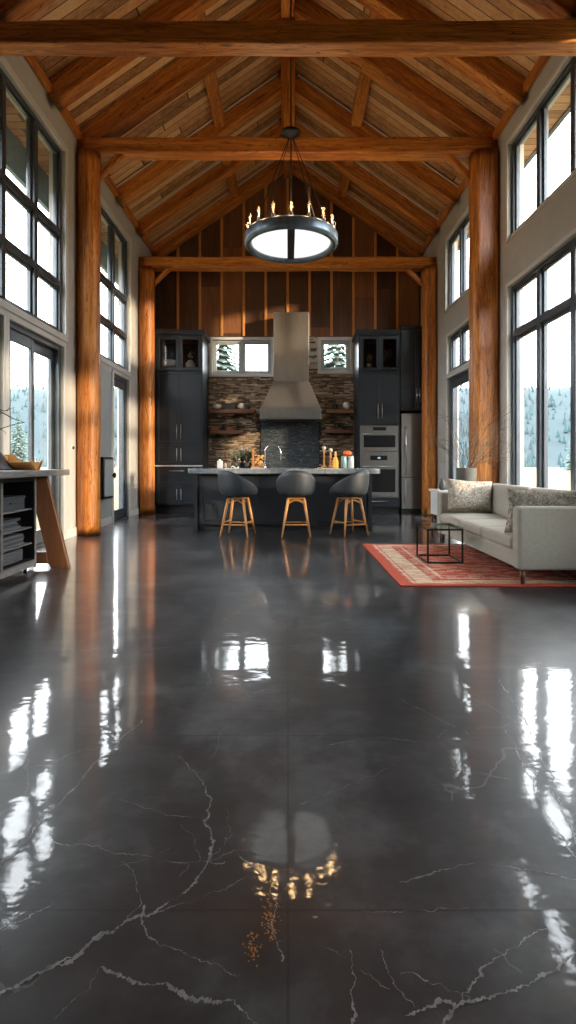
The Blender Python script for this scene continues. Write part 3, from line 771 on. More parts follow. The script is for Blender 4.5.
mb = MB(); shaker(mb, x0 + .06, x1 - .02, 0.80, 0.955, CF - .001); dw = mb.build('drawer', 'cabinet', t, bevel=.003, seg=1); handle_h(-2.56, -2.24, CF - .023, .89, dw)
mb = MB(); shaker(mb, x0 + .06, x1 - .02, 0.60, 0.785, CF - .001); dw = mb.build('drawer', 'cabinet', t, bevel=.003, seg=1)
door_pair(t, x0 + .06, x1 - .02, 0.16, 0.585, (0.26, 0.50))
# contents
v = MB().lathe([(0.05, 0), (0.14, 0.02), (0.185, 0.08), (0.185, 0.13), (0.14, 0.19), (0.05, 0.21), (0.045, 0.20)], (-2.60, 11.84, 3.1195), 24, 1.0, 0.7).build('oval_vase', 'cream', None, (-2.60, 11.84, 3.1195), smooth=True)
tag(v, 'cream oval vase behind glass in the tall cabinet by the log post', 'vase')
def plant_pot(name, label, cat, c, pot_prof, pot_mat, n, h, spread, leafmat, seed, leaf=0.03, group=None, stem_mat='twig'):
    r = random.Random(seed); t = thing(name, label, cat, c, group)
    MB().lathe(pot_prof, c, 18).build('pot', pot_mat, t, smooth=True)
    lf = MB(); sm = MB(); top = c[2] + max(z for _, z in pot_prof) * 0.96
    for i in range(n):
        a = r.uniform(0, 2 * pi); q = r.uniform(0.2, 1) * spread; hz = r.uniform(0.35, 1) * h
        tip = Vector((c[0] + q * cos(a), c[1] + q * sin(a) * 0.7, top + hz))
        base_ = Vector((c[0] + q * cos(a) * .1, c[1] + q * sin(a) * .1, top - 0.01))
        midp = base_.lerp(tip, 0.55) + Vector((0, 0, 0.1 * hz))
        sm.tube([base_, midp, tip], [0.003, 0.0025, 0.0015], 4)
        for k in range(4):
            p = midp.lerp(tip, k / 3.0) if k else midp
            ln = leaf * r.uniform(.7, 1.3); b = r.uniform(0, 2 * pi); el = r.uniform(-.3, .8)
            dv = Vector((cos(b) * cos(el), sin(b) * cos(el), sin(el))); sd = dv.cross(Vector((0, 0, 1))).normalized() * ln * 0.32
            upv = sd.cross(dv).normalized() * ln * 0.08
            lf.add([p, p + dv * ln * .5 + sd - upv, p + dv * ln, p + dv * ln * .5 - sd - upv, p + dv * ln * .5 + upv], [(0, 1, 4), (1, 2, 4), (2, 3, 4), (3, 0, 4)])
    sm.build('stems', stem_mat, t); lf.build('leaves', leafmat, t)
    return t
plant_pot('potted_plant', 'small leafy plant in a cream round pot behind the cabinet glass', 'plant', (-2.14, 11.83, 3.1195), [(0.06, 0), (0.105, 0.06), (0.10, 0.12), (0.055, 0.17), (0.05, 0.19)], 'cream', 12, 0.24, 0.08, 'leafpale', 2, 0.05)

# back run: base cabinets, worktop, cooktop
t = thing('base_cabinet', 'low dark cabinet run under the range hood behind the island', 'cabinet', (-0.16, 12.1, 0))
bx(-1.835, 1.515, CF + 0.03, YB, 0.12, 0.905).build('body', 'cabinet', t, bevel=.003, seg=1)
bx(-1.82, 1.50, CF + 0.10, YB, 0.0, 0.119).build('toe_kick', 'cabinet_dark', t)
for i in range(6):
    a = -1.82 + i * 0.555; mb = MB(); shaker(mb, a + .005, a + .55, 0.14, 0.89, CF + .029)
    d = mb.build('door', 'cabinet', t, bevel=.003, seg=1); handle_v(a + (.5 if i % 2 == 0 else .05), CF + .006, .62, .84, d)
tag(bx(-1.838, 1.518, CF + 0.005, YB - 0.032, 0.906, 0.945).build('worktop', 'counter', bevel=.005), 'stone worktop along the back wall below the stone cladding', 'worktop')
t = thing('cooktop', 'black glass cooktop on the back worktop under the range hood', 'cooktop', (0.05, 12.05, 0.9455))
bx(-0.38, 0.48, 11.80, 12.28, 0.9455, 0.957).build('glass_top', 'black', t, bevel=.003)
for a, b in ((-0.18, 11.92), (0.28, 11.92), (-0.18, 12.16), (0.28, 12.16)):
    MB().lathe([(0.09, 0), (0.09, 0.003)], (a, b, 0.9572), 20).build('burner', 'greybox', t)

# range hood
t = thing('range_hood', 'large stainless range hood with tapered canopy over the splashback', 'range hood', (0.06, 12.2, 2.02))
hb = YB - 0.052
bx(-0.325, 0.465, 12.02, hb, 2.88, 4.42).build('chimney', 'steel', t, bevel=.004)
MB().add([(-0.60, 11.82, 2.262), (0.715, 11.82, 2.262), (0.715, hb, 2.262), (-0.60, hb, 2.262), (-0.33, 12.015, 2.88), (0.47, 12.015, 2.88), (0.47, hb, 2.88), (-0.33, hb, 2.88)],
         [(0, 3, 2, 1), (4, 5, 6, 7), (0, 1, 5, 4), (1, 2, 6, 5), (2, 3, 7, 6), (3, 0, 4, 7)]).build('canopy', 'steel', t, bevel=.004)
bx(-0.615, 0.73, 11.805, hb, 2.02, 2.26).build('skirt', 'steel', t, bevel=.006)
bx(-0.5, 0.61, 11.86, hb - .05, 2.012, 2.019).build('filter', 'charcoal', t)

# shelves
def shelf(x0, x1, zt, lab):
    t = thing('wall_shelf', lab, 'shelf', ((x0 + x1) / 2, 12.35, zt - .09), 'wooden shelves on the stone wall')
    bx(x0, x1, 12.22, YB - 0.051, zt - 0.09, zt).build('board', 'shelfwood', t, bevel=.006)
    bx(x0 + .12, x0 + .15, 12.30, YB - 0.05, zt - 0.13, zt - 0.091).build('bracket', 'black', t); bx(x1 - .15, x1 - .12, 12.30, YB - 0.05, zt - 0.13, zt - 0.091).build('bracket', 'black', t)
shelf(-1.79, -0.76, 2.28, 'upper brown shelf left of the range hood'); shelf(-1.75, -1.02, 1.81, 'lower brown shelf left of the range hood')
shelf(0.86, 1.49, 2.28, 'upper brown shelf right of the range hood'); shelf(0.82, 1.42, 1.83, 'lower reddish shelf right of the range hood')
SY = 12.34
def jar(name, lab, cat, x, y, z, prof, mat, sx=1, sy=1, group=None):
    return tag(MB().lathe(prof, (x, y, z), 20, sx, sy).build(name, mat, None, (x, y, z), smooth=True), lab, cat, group)
jar('bowl', 'squat white bowl at the cabinet end of the upper left shelf', 'bowl', -1.62, SY, 2.281, [(0.04, 0), (0.09, 0.04), (0.10, 0.09), (0.085, 0.12), (0.07, 0.115)], 'white')
tag(bx(-1.48, -1.20, SY - .08, SY + .08, 2.281, 2.40).build('storage_box', 'charcoal', None, bevel=.008), 'dark box between white bowl and cream jar on upper shelf', 'box')
jar('jar', 'round cream jar on the upper shelf left of the hood', 'jar', -1.06, SY, 2.281, [(0.04, 0), (0.08, 0.03), (0.09, 0.08), (0.07, 0.13), (0.04, 0.145)], 'cream')
jar('cup', 'small dark cup at the hood end of the upper left shelf', 'cup', -0.90, SY, 2.281, [(0.03, 0), (0.04, 0.07), (0.035, 0.07)], 'charcoal')
tag(bx(-1.73, -1.58, SY - .07, SY + .07, 1.811, 1.90).build('wooden_box', 'terracotta', None, bevel=.006), 'terracotta brown box at the cabinet end of the lower left shelf', 'box')
tag(bx(-1.40, -1.28, SY - .07, SY + .07, 1.811, 1.89).build('wooden_box', 'terracotta', None, bevel=.006), 'smaller terracotta brown box mid lower left shelf between two plants', 'box')
pp = [(0.035, 0), (0.05, 0.06), (0.045, 0.06)]
plant_pot('potted_plant', 'little dark plant between the two terracotta boxes on the lower shelf', 'plant', (-1.49, SY, 1.811), pp, 'charcoal', 14, 0.10, 0.07, 'leaf', 4, 0.04)
plant_pot('potted_plant', 'little dark plant at the hood end of the lower left shelf', 'plant', (-1.16, SY, 1.811), pp, 'charcoal', 18, 0.12, 0.10, 'leaf', 5, 0.04)
jar('globe_ornament', 'white patterned globe on the upper shelf right of the hood', 'ornament', 1.34, SY, 2.281, [(0.02, 0), (0.07, 0.02), (0.095, 0.09), (0.07, 0.155), (0.02, 0.178)], 'white')
jar('jar', 'dark jar beside the white globe on the upper right shelf', 'jar', 1.08, SY, 2.281, [(0.04, 0), (0.06, 0.03), (0.06, 0.11), (0.035, 0.14)], 'charcoal')
jar('bowl', 'shallow pale bowl on the lower shelf right of the hood', 'bowl', 0.93, SY, 1.831, [(0.03, 0), (0.07, 0.04), (0.065, 0.045)], 'cream')
jar('jar', 'dark jar in the middle of the lower right shelf', 'jar', 1.10, SY, 1.831, [(0.04, 0), (0.06, 0.04), (0.055, 0.11), (0.03, 0.13)], 'charcoal')
plant_pot('potted_plant', 'tiny plant on the lower shelf right of the hood', 'plant', (1.26, SY, 1.831), pp, 'charcoal', 12, 0.09, 0.06, 'leaf', 6, 0.035)

# oven tower
t = thing('oven_tower', 'tall slate cabinet with glass uppers housing the microwave and oven', 'cabinet', (1.95, 12.1, 0))
x0, x1 = 1.53, 2.425
body = MB()
body.box(x0, x1, CF, YB, 1.885, 3.04)
body.box(x0, x0 + .03, CF, YB, 0.3, 1.885); body.box(x1 - .03, x1, CF, YB, 0.3, 1.885); body.box(x0 + .03, x1 - .03, YB - .02, YB, 0.3, 1.885)
body.box(x0, x1, CF, YB, 0.10, 0.30)
body.box(x0, x0 + .03, CF, YB, 3.04, 3.86); body.box(x1 - .03, x1, CF, YB, 3.04, 3.86); body.box(x0 + .03, x1 - .03, CF, YB, 3.83, 3.86)
body.build('body', 'cabinet', t, bevel=.003, seg=1)
bx(x0 + .03, x1 - .03, YB - .02, YB, 3.04, 3.83).build('back_panel', 'cabinet_dark', t); bx(x0 + .031, x1 - .031, CF + .01, YB - .021, 3.041, 3.119).build('shelf', 'cabinet', t)
bx(x0 + .02, x1 - .02, CF + .06, YB, 0, .099).build('toe_kick', 'cabinet_dark', t)
MB().prism([(CF - 0.03, 3.862), (CF - 0.06, 3.94), (YB, 3.94), (YB, 3.862)], x0 - .05, x1, 'yz').build('crown_molding', 'cabinet', t)
door_pair(t, x0 + .03, x1 - .01, 3.06, 3.81, (0, 0), glass=True, handles=False, name='glass_door')
door_pair(t, x0 + .03, x1 - .01, 1.91, 3.02, (2.02, 2.34))
mb = MB(); shaker(mb, x0 + .03, x1 - .01, 0.115, 0.29, CF - .001, fw=.035); dw = mb.build('drawer', 'cabinet', t, bevel=.003, seg=1); handle_h(1.80, 2.16, CF - .023, .235, dw)
plant_pot('potted_plant', 'golden dried sprig in a small cup behind the oven cabinet glass', 'plant', (1.78, 11.83, 3.1195), [(0.05, 0), (0.06, 0.12), (0.055, 0.12)], 'cream', 22, 0.22, 0.05, 'bread', 7, 0.05)
plant_pot('potted_plant', 'bushy green plant behind the oven cabinet glass', 'plant', (2.19, 11.85, 3.1195), [(0.04, 0), (0.05, 0.10), (0.045, 0.10)], 'charcoal', 46, 0.36, 0.13, 'leafpale', 8, 0.06)
# microwave
t = thing('microwave', 'built-in steel microwave in the cabinet tower above the oven', 'microwave', (1.98, 12.0, 1.302))
ma, mb_ = x0 + .035, x1 - .035
bx(ma, mb_, CF - .012, 12.25, 1.302, 1.872).build('body', 'steel', t, bevel=.005)
d = bx(ma + .01, mb_ - .01, CF - .035, CF - .013, 1.315, 1.715).build('door', 'steel', t, bevel=.004)
bx(ma + .07, mb_ - .07, CF - .040, CF - .0355, 1.40, 1.655).build('window', 'black', d, bevel=.003)
MB().tube([(ma + .06, CF - .036, 1.69), (ma + .06, CF - .065, 1.69), (mb_ - .06, CF - .065, 1.69), (mb_ - .06, CF - .036, 1.69)], .009, 8).build('handle', 'nickel', d, smooth=True)
bx(1.84, 2.12, CF - .018, CF - .0125, 1.765, 1.835).build('control_panel', 'black', t, bevel=.003)
# oven
t = thing('wall_oven', 'built-in steel wall oven with dark window under the microwave', 'oven', (1.98, 12.0, 0.305))
bx(ma, mb_, CF - .012, 12.25, 0.305, 1.298).build('body', 'steel', t, bevel=.005)
cp = bx(1.78, 2.15, CF - .019, CF - .0125, 1.12, 1.22).build('control_panel', 'black', t, bevel=.003)
bx(1.94, 2.0, CF - .0215, CF - .0195, 1.15, 1.19).build('display', 'display', cp)
d = bx(ma + .01, mb_ - .01, CF - .035, CF - .013, 0.315, 1.04).build('door', 'steel', t, bevel=.004)
bx(ma + .07, mb_ - .07, CF - .040, CF - .0355, 0.43, 0.93).build('window', 'black', d, bevel=.003)
MB().tube([(ma + .06, CF - .036, .985), (ma + .06, CF - .07, .985), (mb_ - .06, CF - .07, .985), (mb_ - .06, CF - .036, .985)], .011, 8).build('handle', 'nickel', d, smooth=True)
# fridge + cabinet above
t = thing('refrigerator', 'tall stainless refrigerator beside the orange post', 'refrigerator', (2.71, 12.05, 0.0))
bx(2.445, 2.97, CF - .0, 12.4, 0.06, 2.13).build('body', 'greybox', t, bevel=.006)
bx(2.46, 2.955, CF + .03, 12.38, 0.0, .059).build('base_grille', 'charcoal', t)
d = bx(2.445, 2.97, CF - .075, CF - .002, 0.75, 2.13).build('door', 'steel', t, bevel=.012)
d2 = bx(2.445, 2.97, CF - .075, CF - .002, 0.07, 0.742).build('freezer_door', 'steel', t, bevel=.012)
MB().tube([(2.53, CF - .076, 1.84), (2.53, CF - .13, 1.80), (2.535, CF - .14, 1.40), (2.53, CF - .13, 0.86), (2.53, CF - .076, 0.82)], .016, 10).build('handle', 'chrome', d, smooth=True)
MB().tube([(2.53, CF - .076, 0.70), (2.53, CF - .11, 0.68), (2.53, CF - .11, 0.24), (2.53, CF - .076, 0.22)], .009, 10).build('handle', 'nickel', d2, smooth=True)
t = thing('wall_cabinet', 'tall narrow slate cabinet mounted over the refrigerator', 'cabinet', (2.71, 12.1, 2.18))
bx(2.435, 2.99, CF - .04, YB, 2.19, 3.93).build('body', 'cabinet', t, bevel=.003, seg=1)
MB().prism([(CF - 0.07, 3.932), (CF - 0.10, 4.0), (YB, 4.0), (YB, 3.932)], 2.43, 2.99, 'yz').build('crown_molding', 'cabinet', t)
mb = MB(); shaker(mb, 2.45, 2.80, 2.23, 3.88, CF - .041); d = mb.build('door', 'cabinet', t, bevel=.003, seg=1); handle_v(2.77, CF - .063, 2.36, 2.66, d)
mb = MB(); shaker(mb, 2.805, 2.98, 2.23, 3.88, CF - .041, fw=.04); d = mb.build('door', 'cabinet', t, bevel=.003, seg=1); handle_v(2.835, CF - .063, 2.36, 2.66, d)

# island
t = thing('kitchen_island', 'dark slate kitchen island body behind the three stools', 'kitchen island', (-0.08, 8.9, 0))
bx(-1.40, 1.24, 8.43, 9.32, 0.08, 0.889).build('body', 'island', t, bevel=.004, seg=1)
bx(-1.38, 1.22, 8.46, 9.28, 0.0, 0.079).build('toe_kick', 'cabinet_dark', t)
for a, b in ((-1.46, -1.402), (1.242, 1.30)):
    bx(a, b, 8.36, 9.34, 0.0, 0.889).build('end_panel', 'island', t, bevel=.004, seg=1)
mb = MB()
for a, b in ((-1.39, -0.54), (-0.53, 0.36), (0.37, 1.23)): shaker(mb, a, b, 0.10, 0.88, 8.429, fw=.07, th=.02)
mb.build('front_panel', 'island', t, bevel=.003, seg=1)
# countertop with rounded corners
def rrect(x0, x1, y0, y1, r, n=6):
    o = []
    for cx, cy, a0 in ((x1 - r, y1 - r, 0), (x0 + r, y1 - r, 90), (x0 + r, y0 + r, 180), (x1 - r, y0 + r, 270)):
        for k in range(n + 1): a = radians(a0 + 90 * k / n); o.append((cx + r * cos(a), cy + r * sin(a)))
    return o
tag(MB().prism(rrect(-1.55, 1.43, 8.24, 9.42, 0.12), 0.890, 0.975, 'xy').build('island_countertop', 'counter', None, bevel=.02, seg=3), 'thick rounded pale stone countertop on the kitchen island', 'countertop')
CT = 0.9755
t = thing('faucet', 'chrome gooseneck faucet on the island countertop', 'faucet', px(266, 468, 8.95)[:2] + (CT,))
fx, fy = px(265, 468, 8.95)[:2]
MB().lathe([(0.03, 0), (0.03, 0.015), (0.018, 0.03), (0.016, 0.08)], (fx, fy, CT), 14).build('base', 'chrome', t, smooth=True)
arc = [(fx, fy, CT + .08), (fx, fy, CT + .26)] + [(fx + 0.13 - 0.13 * cos(pi * k / 10), fy, CT + .26 + 0.13 * sin(pi * k / 10)) for k in range(1, 11)] + [(fx + .26, fy, CT + .10)]
MB().tube(arc, .0115, 10).build('spout', 'chrome', t, smooth=True)
MB().tube([(fx, fy, CT + .06), (fx + .0, fy - .06, CT + .10)], .007, 8).build('lever', 'chrome', t, smooth=True)
bx(fx + .10, fx + .55, fy - .42, fy - .06, CT, CT + .004).build('sink_rim', 'nickel', None, bevel=.002)
tag(bpy.data.objects['sink_rim'], 'flat steel sink rim set in the island countertop', 'sink')
def ipos(x, d=8.9): return px(x, 468, d)[0], d
x, y = ipos(220)
t = thing('soap_bottle', 'white pump soap bottle near the cabinet end of the island', 'bottle', (x, y, CT))
MB().lathe([(0.045, 0), (0.05, .01), (0.05, .11), (0.02, .135), (0.018, .15)], (x, y, CT), 18).build('body', 'white', t, smooth=True)
MB().tube([(x, y, CT + .15), (x, y, CT + .22), (x + .05, y, CT + .22)], .008, 8).build('pump', 'black', t, smooth=True)
gp = [(0.045, 0), (0.065, 0.05), (0.06, 0.10), (0.055, 0.10)]
x, y = ipos(234); plant_pot('herb_pot', 'leafy herb pot nearest the soap bottle on the island', 'plant', (x, y + .15, CT), gp, 'charcoal', 34, 0.22, 0.15, 'leafpale', 12, .045)
x, y = ipos(247); plant_pot('herb_pot', 'dark green herb pot nearest the pasta canister on the island', 'plant', (x, y + .12, CT), gp, 'charcoal', 44, 0.22, 0.15, 'leaf', 13, .045)
x, y = ipos(241); plant_pot('flower_pot', 'pot of tiny white flowers between the two herb pots on the island', 'plant', (x, y + .26, CT), gp, 'greycrete', 40, 0.26, 0.14, 'petal', 14, .03)
x, y = ipos(223.5); plant_pot('bud_vase', 'thin sprig in a tiny vase beside the soap bottle', 'vase', (x + .01, y + .16, CT), [(0.02, 0), (0.025, .05), (0.012, .09)], 'cream', 5, .16, .06, 'terracotta', 15, .04)
x, y = ipos(235, 8.6)
cm = MB(); rr = random.Random(2); N = 7
vs = [(x - .06 + .12 * i / N, y - .05 + .1 * j / N, CT + .002 + .035 * abs(mnoise.noise(Vector((i * .6, j * .6, 3)))) + .02 * sin(i)) for i in range(N + 1) for j in range(N + 1)]
vs = [(a, b, max(c, CT + .001)) for a, b, c in vs]
cm.add(vs, [(i * (N + 1) + j, (i + 1) * (N + 1) + j, (i + 1) * (N + 1) + j + 1, i * (N + 1) + j + 1) for i in range(N) for j in range(N)])
cw = cm.build('dish_cloth', 'white', None, smooth=True); so = cw.modifiers.new('s', 'SOLIDIFY'); so.thickness = .006; so.offset = 1
tag(cw, 'small crumpled white cloth in front of the herb pots', 'cloth')
x, y = ipos(258.5, 9.0)
t = thing('canister', 'square glass canister of golden pasta beside the faucet', 'canister', (x, y, CT))
MB().box(x - .10, x + .10, y - .08, y + .08, CT, CT + .012).build('base', 'oak', t, bevel=.004)
MB().box(x - .10, x - .075, y - .08, y + .08, CT + .0125, CT + .33).build('side_panel', 'oak', t, bevel=.003)
MB().box(x - .073, x + .10, y - .08, y - .076, CT + .0125, CT + .26).box(x + .096, x + .10, y - .0755, y + .08, CT + .0125, CT + .26).build('glass_wall', 'glass', t)
pm = MB(); rr = random.Random(8)
for i in range(60):
    c = (x - .055 + rr.random() * .13, y - .06 + rr.random() * .12, CT + .03 + rr.random() * .18); pm.ball(c, rr.uniform(.012, .022), 8, 5, .8)
o = pm.build('pasta', 'bread', t, smooth=True); o['kind'] = 'stuff'
# right side items
for i, (xp, hz, lab) in enumerate(((324, .36, 'taller candlestick with pale knob on the island'), (330.5, .33, 'shorter candlestick next to the amber bottle on the island'))):
    x, y = ipos(xp, 9.0)
    t = thing('candlestick', lab, 'candlestick', (x, y, CT), 'wooden candlesticks on the island')
    MB().lathe([(0.045, .0125), (0.04, .03), (0.014, .05), (0.012, hz * .5), (0.018, hz * .55), (0.012, hz * .6), (0.014, hz - .07)], (x, y, CT), 14).build('stem', 'tray', t, smooth=True)
    MB().lathe([(0.016, hz - .07), (0.032, hz - .04), (0.034, hz - .02), (0.02, hz)], (x, y, CT), 14).build('cup', 'cream', t, smooth=True)
x, y = ipos(325.5, 9.0)
tag(bx(x - .13, x + .13, y - .10, y + .10, CT, CT + .012).build('serving_board', 'tray', None, bevel=.004), 'flat orange-brown board under the candlesticks', 'board')
x, y = ipos(335.5, 8.85)
t = thing('oil_bottle', 'glowing amber oil bottle on the island', 'bottle', (x, y, CT))
MB().lathe([(0.045, 0), (0.05, .01), (0.05, .11), (0.03, .16), (0.016, .19), (0.016, .25)], (x, y, CT), 16).build('body', 'amber', t, smooth=True)
MB().lathe([(0.018, .251), (0.018, .275)], (x, y, CT), 12).build('cork', 'cream', t)
for xp, mt, lab in ((343.8, 'tealglass', 'teal jar next to the amber bottle'), (350.8, 'paleglass', 'pale jar at the oven end of the island')):
    x, y = ipos(xp, 8.9)
    tag(MB().lathe([(0.045, 0), (0.052, .01), (0.052, .13), (0.044, .17), (0.046, .20)], (x, y, CT), 18).build('jar', mt, None, (x, y, CT), smooth=True), lab, 'jar', 'jars at the end of the island')
x, y = ipos(347.3, 8.9); zp = CT + .2005
t = thing('pumpkin', 'small orange pumpkin resting on the teal and pale jars', 'pumpkin', (x, y, zp))
pv = MB(); seg = 24; rings = 9; vs = []; fs = []
for i in range(rings + 1):
    ph = pi * i / rings
    for k in range(seg):
        th = 2 * pi * k / seg; R = .068 * (1 + .07 * cos(6 * th)) * max(sin(ph), .02)
        vs.append((x + R * cos(th), y + R * sin(th), zp + .045 - .045 * cos(ph)))
for i in range(rings):
    for k in range(seg):
        a, b = i * seg + k, i * seg + (k + 1) % seg; fs.append((a, b, b + seg, a + seg))
pv.add(vs, fs).build('body', 'orange', t, smooth=True)
MB().tube([(x, y, zp + .085), (x + .004, y, zp + .105)], .007, 6).build('stem', 'twig', t)

# stools
def make_stool():
    t = thing('bar_stool', '', 'bar stool', (0, 0, 0))
    seg, N = 40, 13; vs = []; fs = []; R = 0.235
    for i in range(N + 1):
        u = i / N
        for k in range(seg):
            th = 2 * pi * k / seg      # th = -90deg is the back (towards -y)
            back = (1 - sin(th)) / 2   # 1 at the back
            rim = 0.05 + 0.30 * (back ** 1.3)
            if u < 0.55:
                r = R * (u / 0.55); z = 0.595 + 0.012 * (u / 0.55) ** 2
            else:
                s = (u - 0.55) / 0.45
                r = R * (1 + 0.10 * s * back - 0.02 * s) + 0.035 * sin(min(1, s * 1.5) * pi / 2)
                z = 0.607 + rim * (s ** 1.25) - (0.04 * s * max(0, sin(th)) ** 2)
            vs.append((r * cos(th), r * sin(th) * (1.0 if sin(th) < 0 else 1.06), z - (0.03 * max(0.0, 1 - u / 0.4))))
    for i in range(N):
        for k in range(seg):
            a, b = i * seg + k, i * seg + (k + 1) % seg; fs.append((a, b, b + seg, a + seg))
    sh = MB().add(vs, fs).build('seat_shell', 'shell', t, smooth=True)
    so = sh.modifiers.new('s', 'SOLIDIFY'); so.thickness = 0.022; so.offset = 0
    MB().box(-.13, .13, -.13, .13, .535, .552).build('seat_mount', 'oak', t, bevel=.01)
    LG = []
    for sx in (-1, 1):
        for sy in (-1, 1):
            a, b = Vector((sx * .115, sy * .115, .535)), Vector((sx * .205, sy * .205, .0))
            MB().tube([a, a.lerp(b, .5), b], [.022, .019, .012], 10).build('leg', 'oak', t, smooth=True)
    def at(sx, sy, z): f = (.535 - z) / .535; r = .115 + .09 * f; return (sx * r, sy * r, z)
    for p, q in (((-1, -1), (1, -1)), ((-1, 1), (1, 1)), ((-1, -1), (-1, 1)), ((1, -1), (1, 1))):
        z = .17 if p[1] == q[1] else .20
        MB().tube([at(*p, z), at(*q, z)], .011, 8).build('stretcher', 'oak', t, smooth=True)
    for sy in (-1, 1):
        pts = [Vector(at(-1, sy, .46)).lerp(Vector(at(1, sy, .46)), k / 8) + Vector((0, 0, .06 * sin(pi * k / 8))) for k in range(9)]
        MB().tube(pts, .008, 8).build('arched_rail', 'oak', t, smooth=True)
    return t
s0 = make_stool()
for i, (xp, rot, srot, lab) in enumerate(((238, -12, -30, 'dark bucket stool nearest the tall cabinet, turned towards the sofa'), (296, 0, 0, 'middle dark bucket stool with its back square to the room'), (349, 26, 20, 'dark bucket stool nearest the ovens, turned towards the middle'))):
    o = s0 if i == 0 else copy_tree(s0)
    for ch in o.children:
        if ch.name.startswith('seat_shell'): ch.rotation_euler = (0, 0, radians(srot))
    o.location = ((xp - 288) * 7.93 / F, 7.93, 0); o.rotation_euler = (0, 0, radians(rot)); tag(o, lab, 'bar stool', 'bar stools at the kitchen island')

# ------------------------------------------------------------------ chandelier
cx, cy, cz = (291 - 288) * 7.45 / F, 7.45, EYE + 3.03
t = thing('chandelier', 'round blue-grey iron ring chandelier with candle bulbs hanging on a rod', 'chandelier', (cx, cy, cz))
RO, RI = 0.645, 0.545
def ring(prof, seg=64):
    vs = []; fs = []; n = len(prof)
    for k in range(seg):
        th = 2 * pi * k / seg
        for r, z in prof: vs.append((cx + r * cos(th), cy + r * sin(th), cz + z))
    for k in range(seg):
        for i in range(n):
            a, b = k * n + i, k * n + (i + 1) % n; c, d = ((k + 1) % seg) * n + i, ((k + 1) % seg) * n + (i + 1) % n
            fs.append((a, c, d, b))
    return MB().add(vs, fs)
ring([(RO, -.02), (RO, .09), (RO - .02, .11), (RI + .02, .11), (RI, .09), (RI, -.02), (RI + .03, -.055), (RO - .03, -.055)]).build('ring', 'iron', t, bevel=.006, smooth=True)
dm = []
for sgn in (-1, 1):
    pts = [(cx + sgn * .05, cy + (-1) * math.sqrt(.54 ** 2 - .05 ** 2))] + [(cx + sgn * .54 * cos(a), cy + .54 * sin(a)) for a in [(-pi / 2 + .093) + (pi - .186) * k / 24 for k in range(25)]] + [(cx + sgn * .05, cy + math.sqrt(.54 ** 2 - .05 ** 2))]
    MB().prism(pts, cz + .0, cz + .02, 'xy').build('diffuser', 'diffuser', t)
bx(cx - .048, cx + .048, cy - .545, cy + .545, cz - .01, cz + .035).build('crossbar', 'darkframe', t, bevel=.005)
zr = RB + SL * 3.09 - 0.15
MB().tube([(cx, cy, cz + .035), (cx, cy, zr - .02)], .011, 10).build('rod', 'black', t, smooth=True)
MB().lathe([(0.02, -.06), (0.075, -.03), (0.085, 0)], (cx, cy, zr), 20).build('canopy', 'black', t, smooth=True)
hz = EYE + (463 - 134) * cy / F
MB().lathe([(0.02, -.06), (0.09, -.02), (0.125, 0.0), (0.125, 0.03), (0.03, 0.05)], (cx, cy, hz), 24).build('hub', 'black', t, smooth=True)
for a in (40, 140, 220, 320):
    p = (cx + .60 * cos(radians(a)), cy + .60 * sin(radians(a)), cz + .11)
    MB().tube([(cx + .03 * cos(radians(a)), cy + .03 * sin(radians(a)), hz - .05), p], .006, 6).build('cable', 'black', t)
for k in range(16):
    a = 2 * pi * k / 16; x, y = cx + .595 * cos(a), cy + .595 * sin(a); z = cz + .111
    b = MB().lathe([(0.022, 0), (0.022, .05), (0.016, .055)], (x, y, z), 12).build('candle_socket', 'iron', t, smooth=True)
    MB().lathe([(0.018, .056), (0.030, .08), (0.032, .13), (0.026, .17), (0.010, .195)], (x, y, z), 12).build('bulb', 'glass', b, smooth=True)
    MB().tube([(x, y, z + .07), (x, y, z + .13)], .0045, 6).build('filament', 'filament', b)
    ld = bpy.data.lights.new('candle_light', 'POINT'); ld.energy = 2.0; ld.shadow_soft_size = .03; ld.color = (1.0, .62, .28)
    lo = bpy.data.objects.new('candle_light', ld); COL.objects.link(lo); lo.parent = t; lo.location = (x - cx, y - cy, z - cz + .16)

# ------------------------------------------------------------------ living side
RX0, RX1, RY0, RY1 = 0.965, 3.02, 4.62, 6.98
rc = ((RX0 + RX1) / 2, (RY0 + RY1) / 2, 0.0)
o = MB().prism(rrect(RX0, RX1, RY0, RY1, .01, 2), 0.0015, 0.014, 'xy').build('rug', m_rug(RX0, RX1, RY0, RY1), None, rc, bevel=.003)
tag(o, 'red and beige patterned woven rug under the sofa and glass table', 'rug')

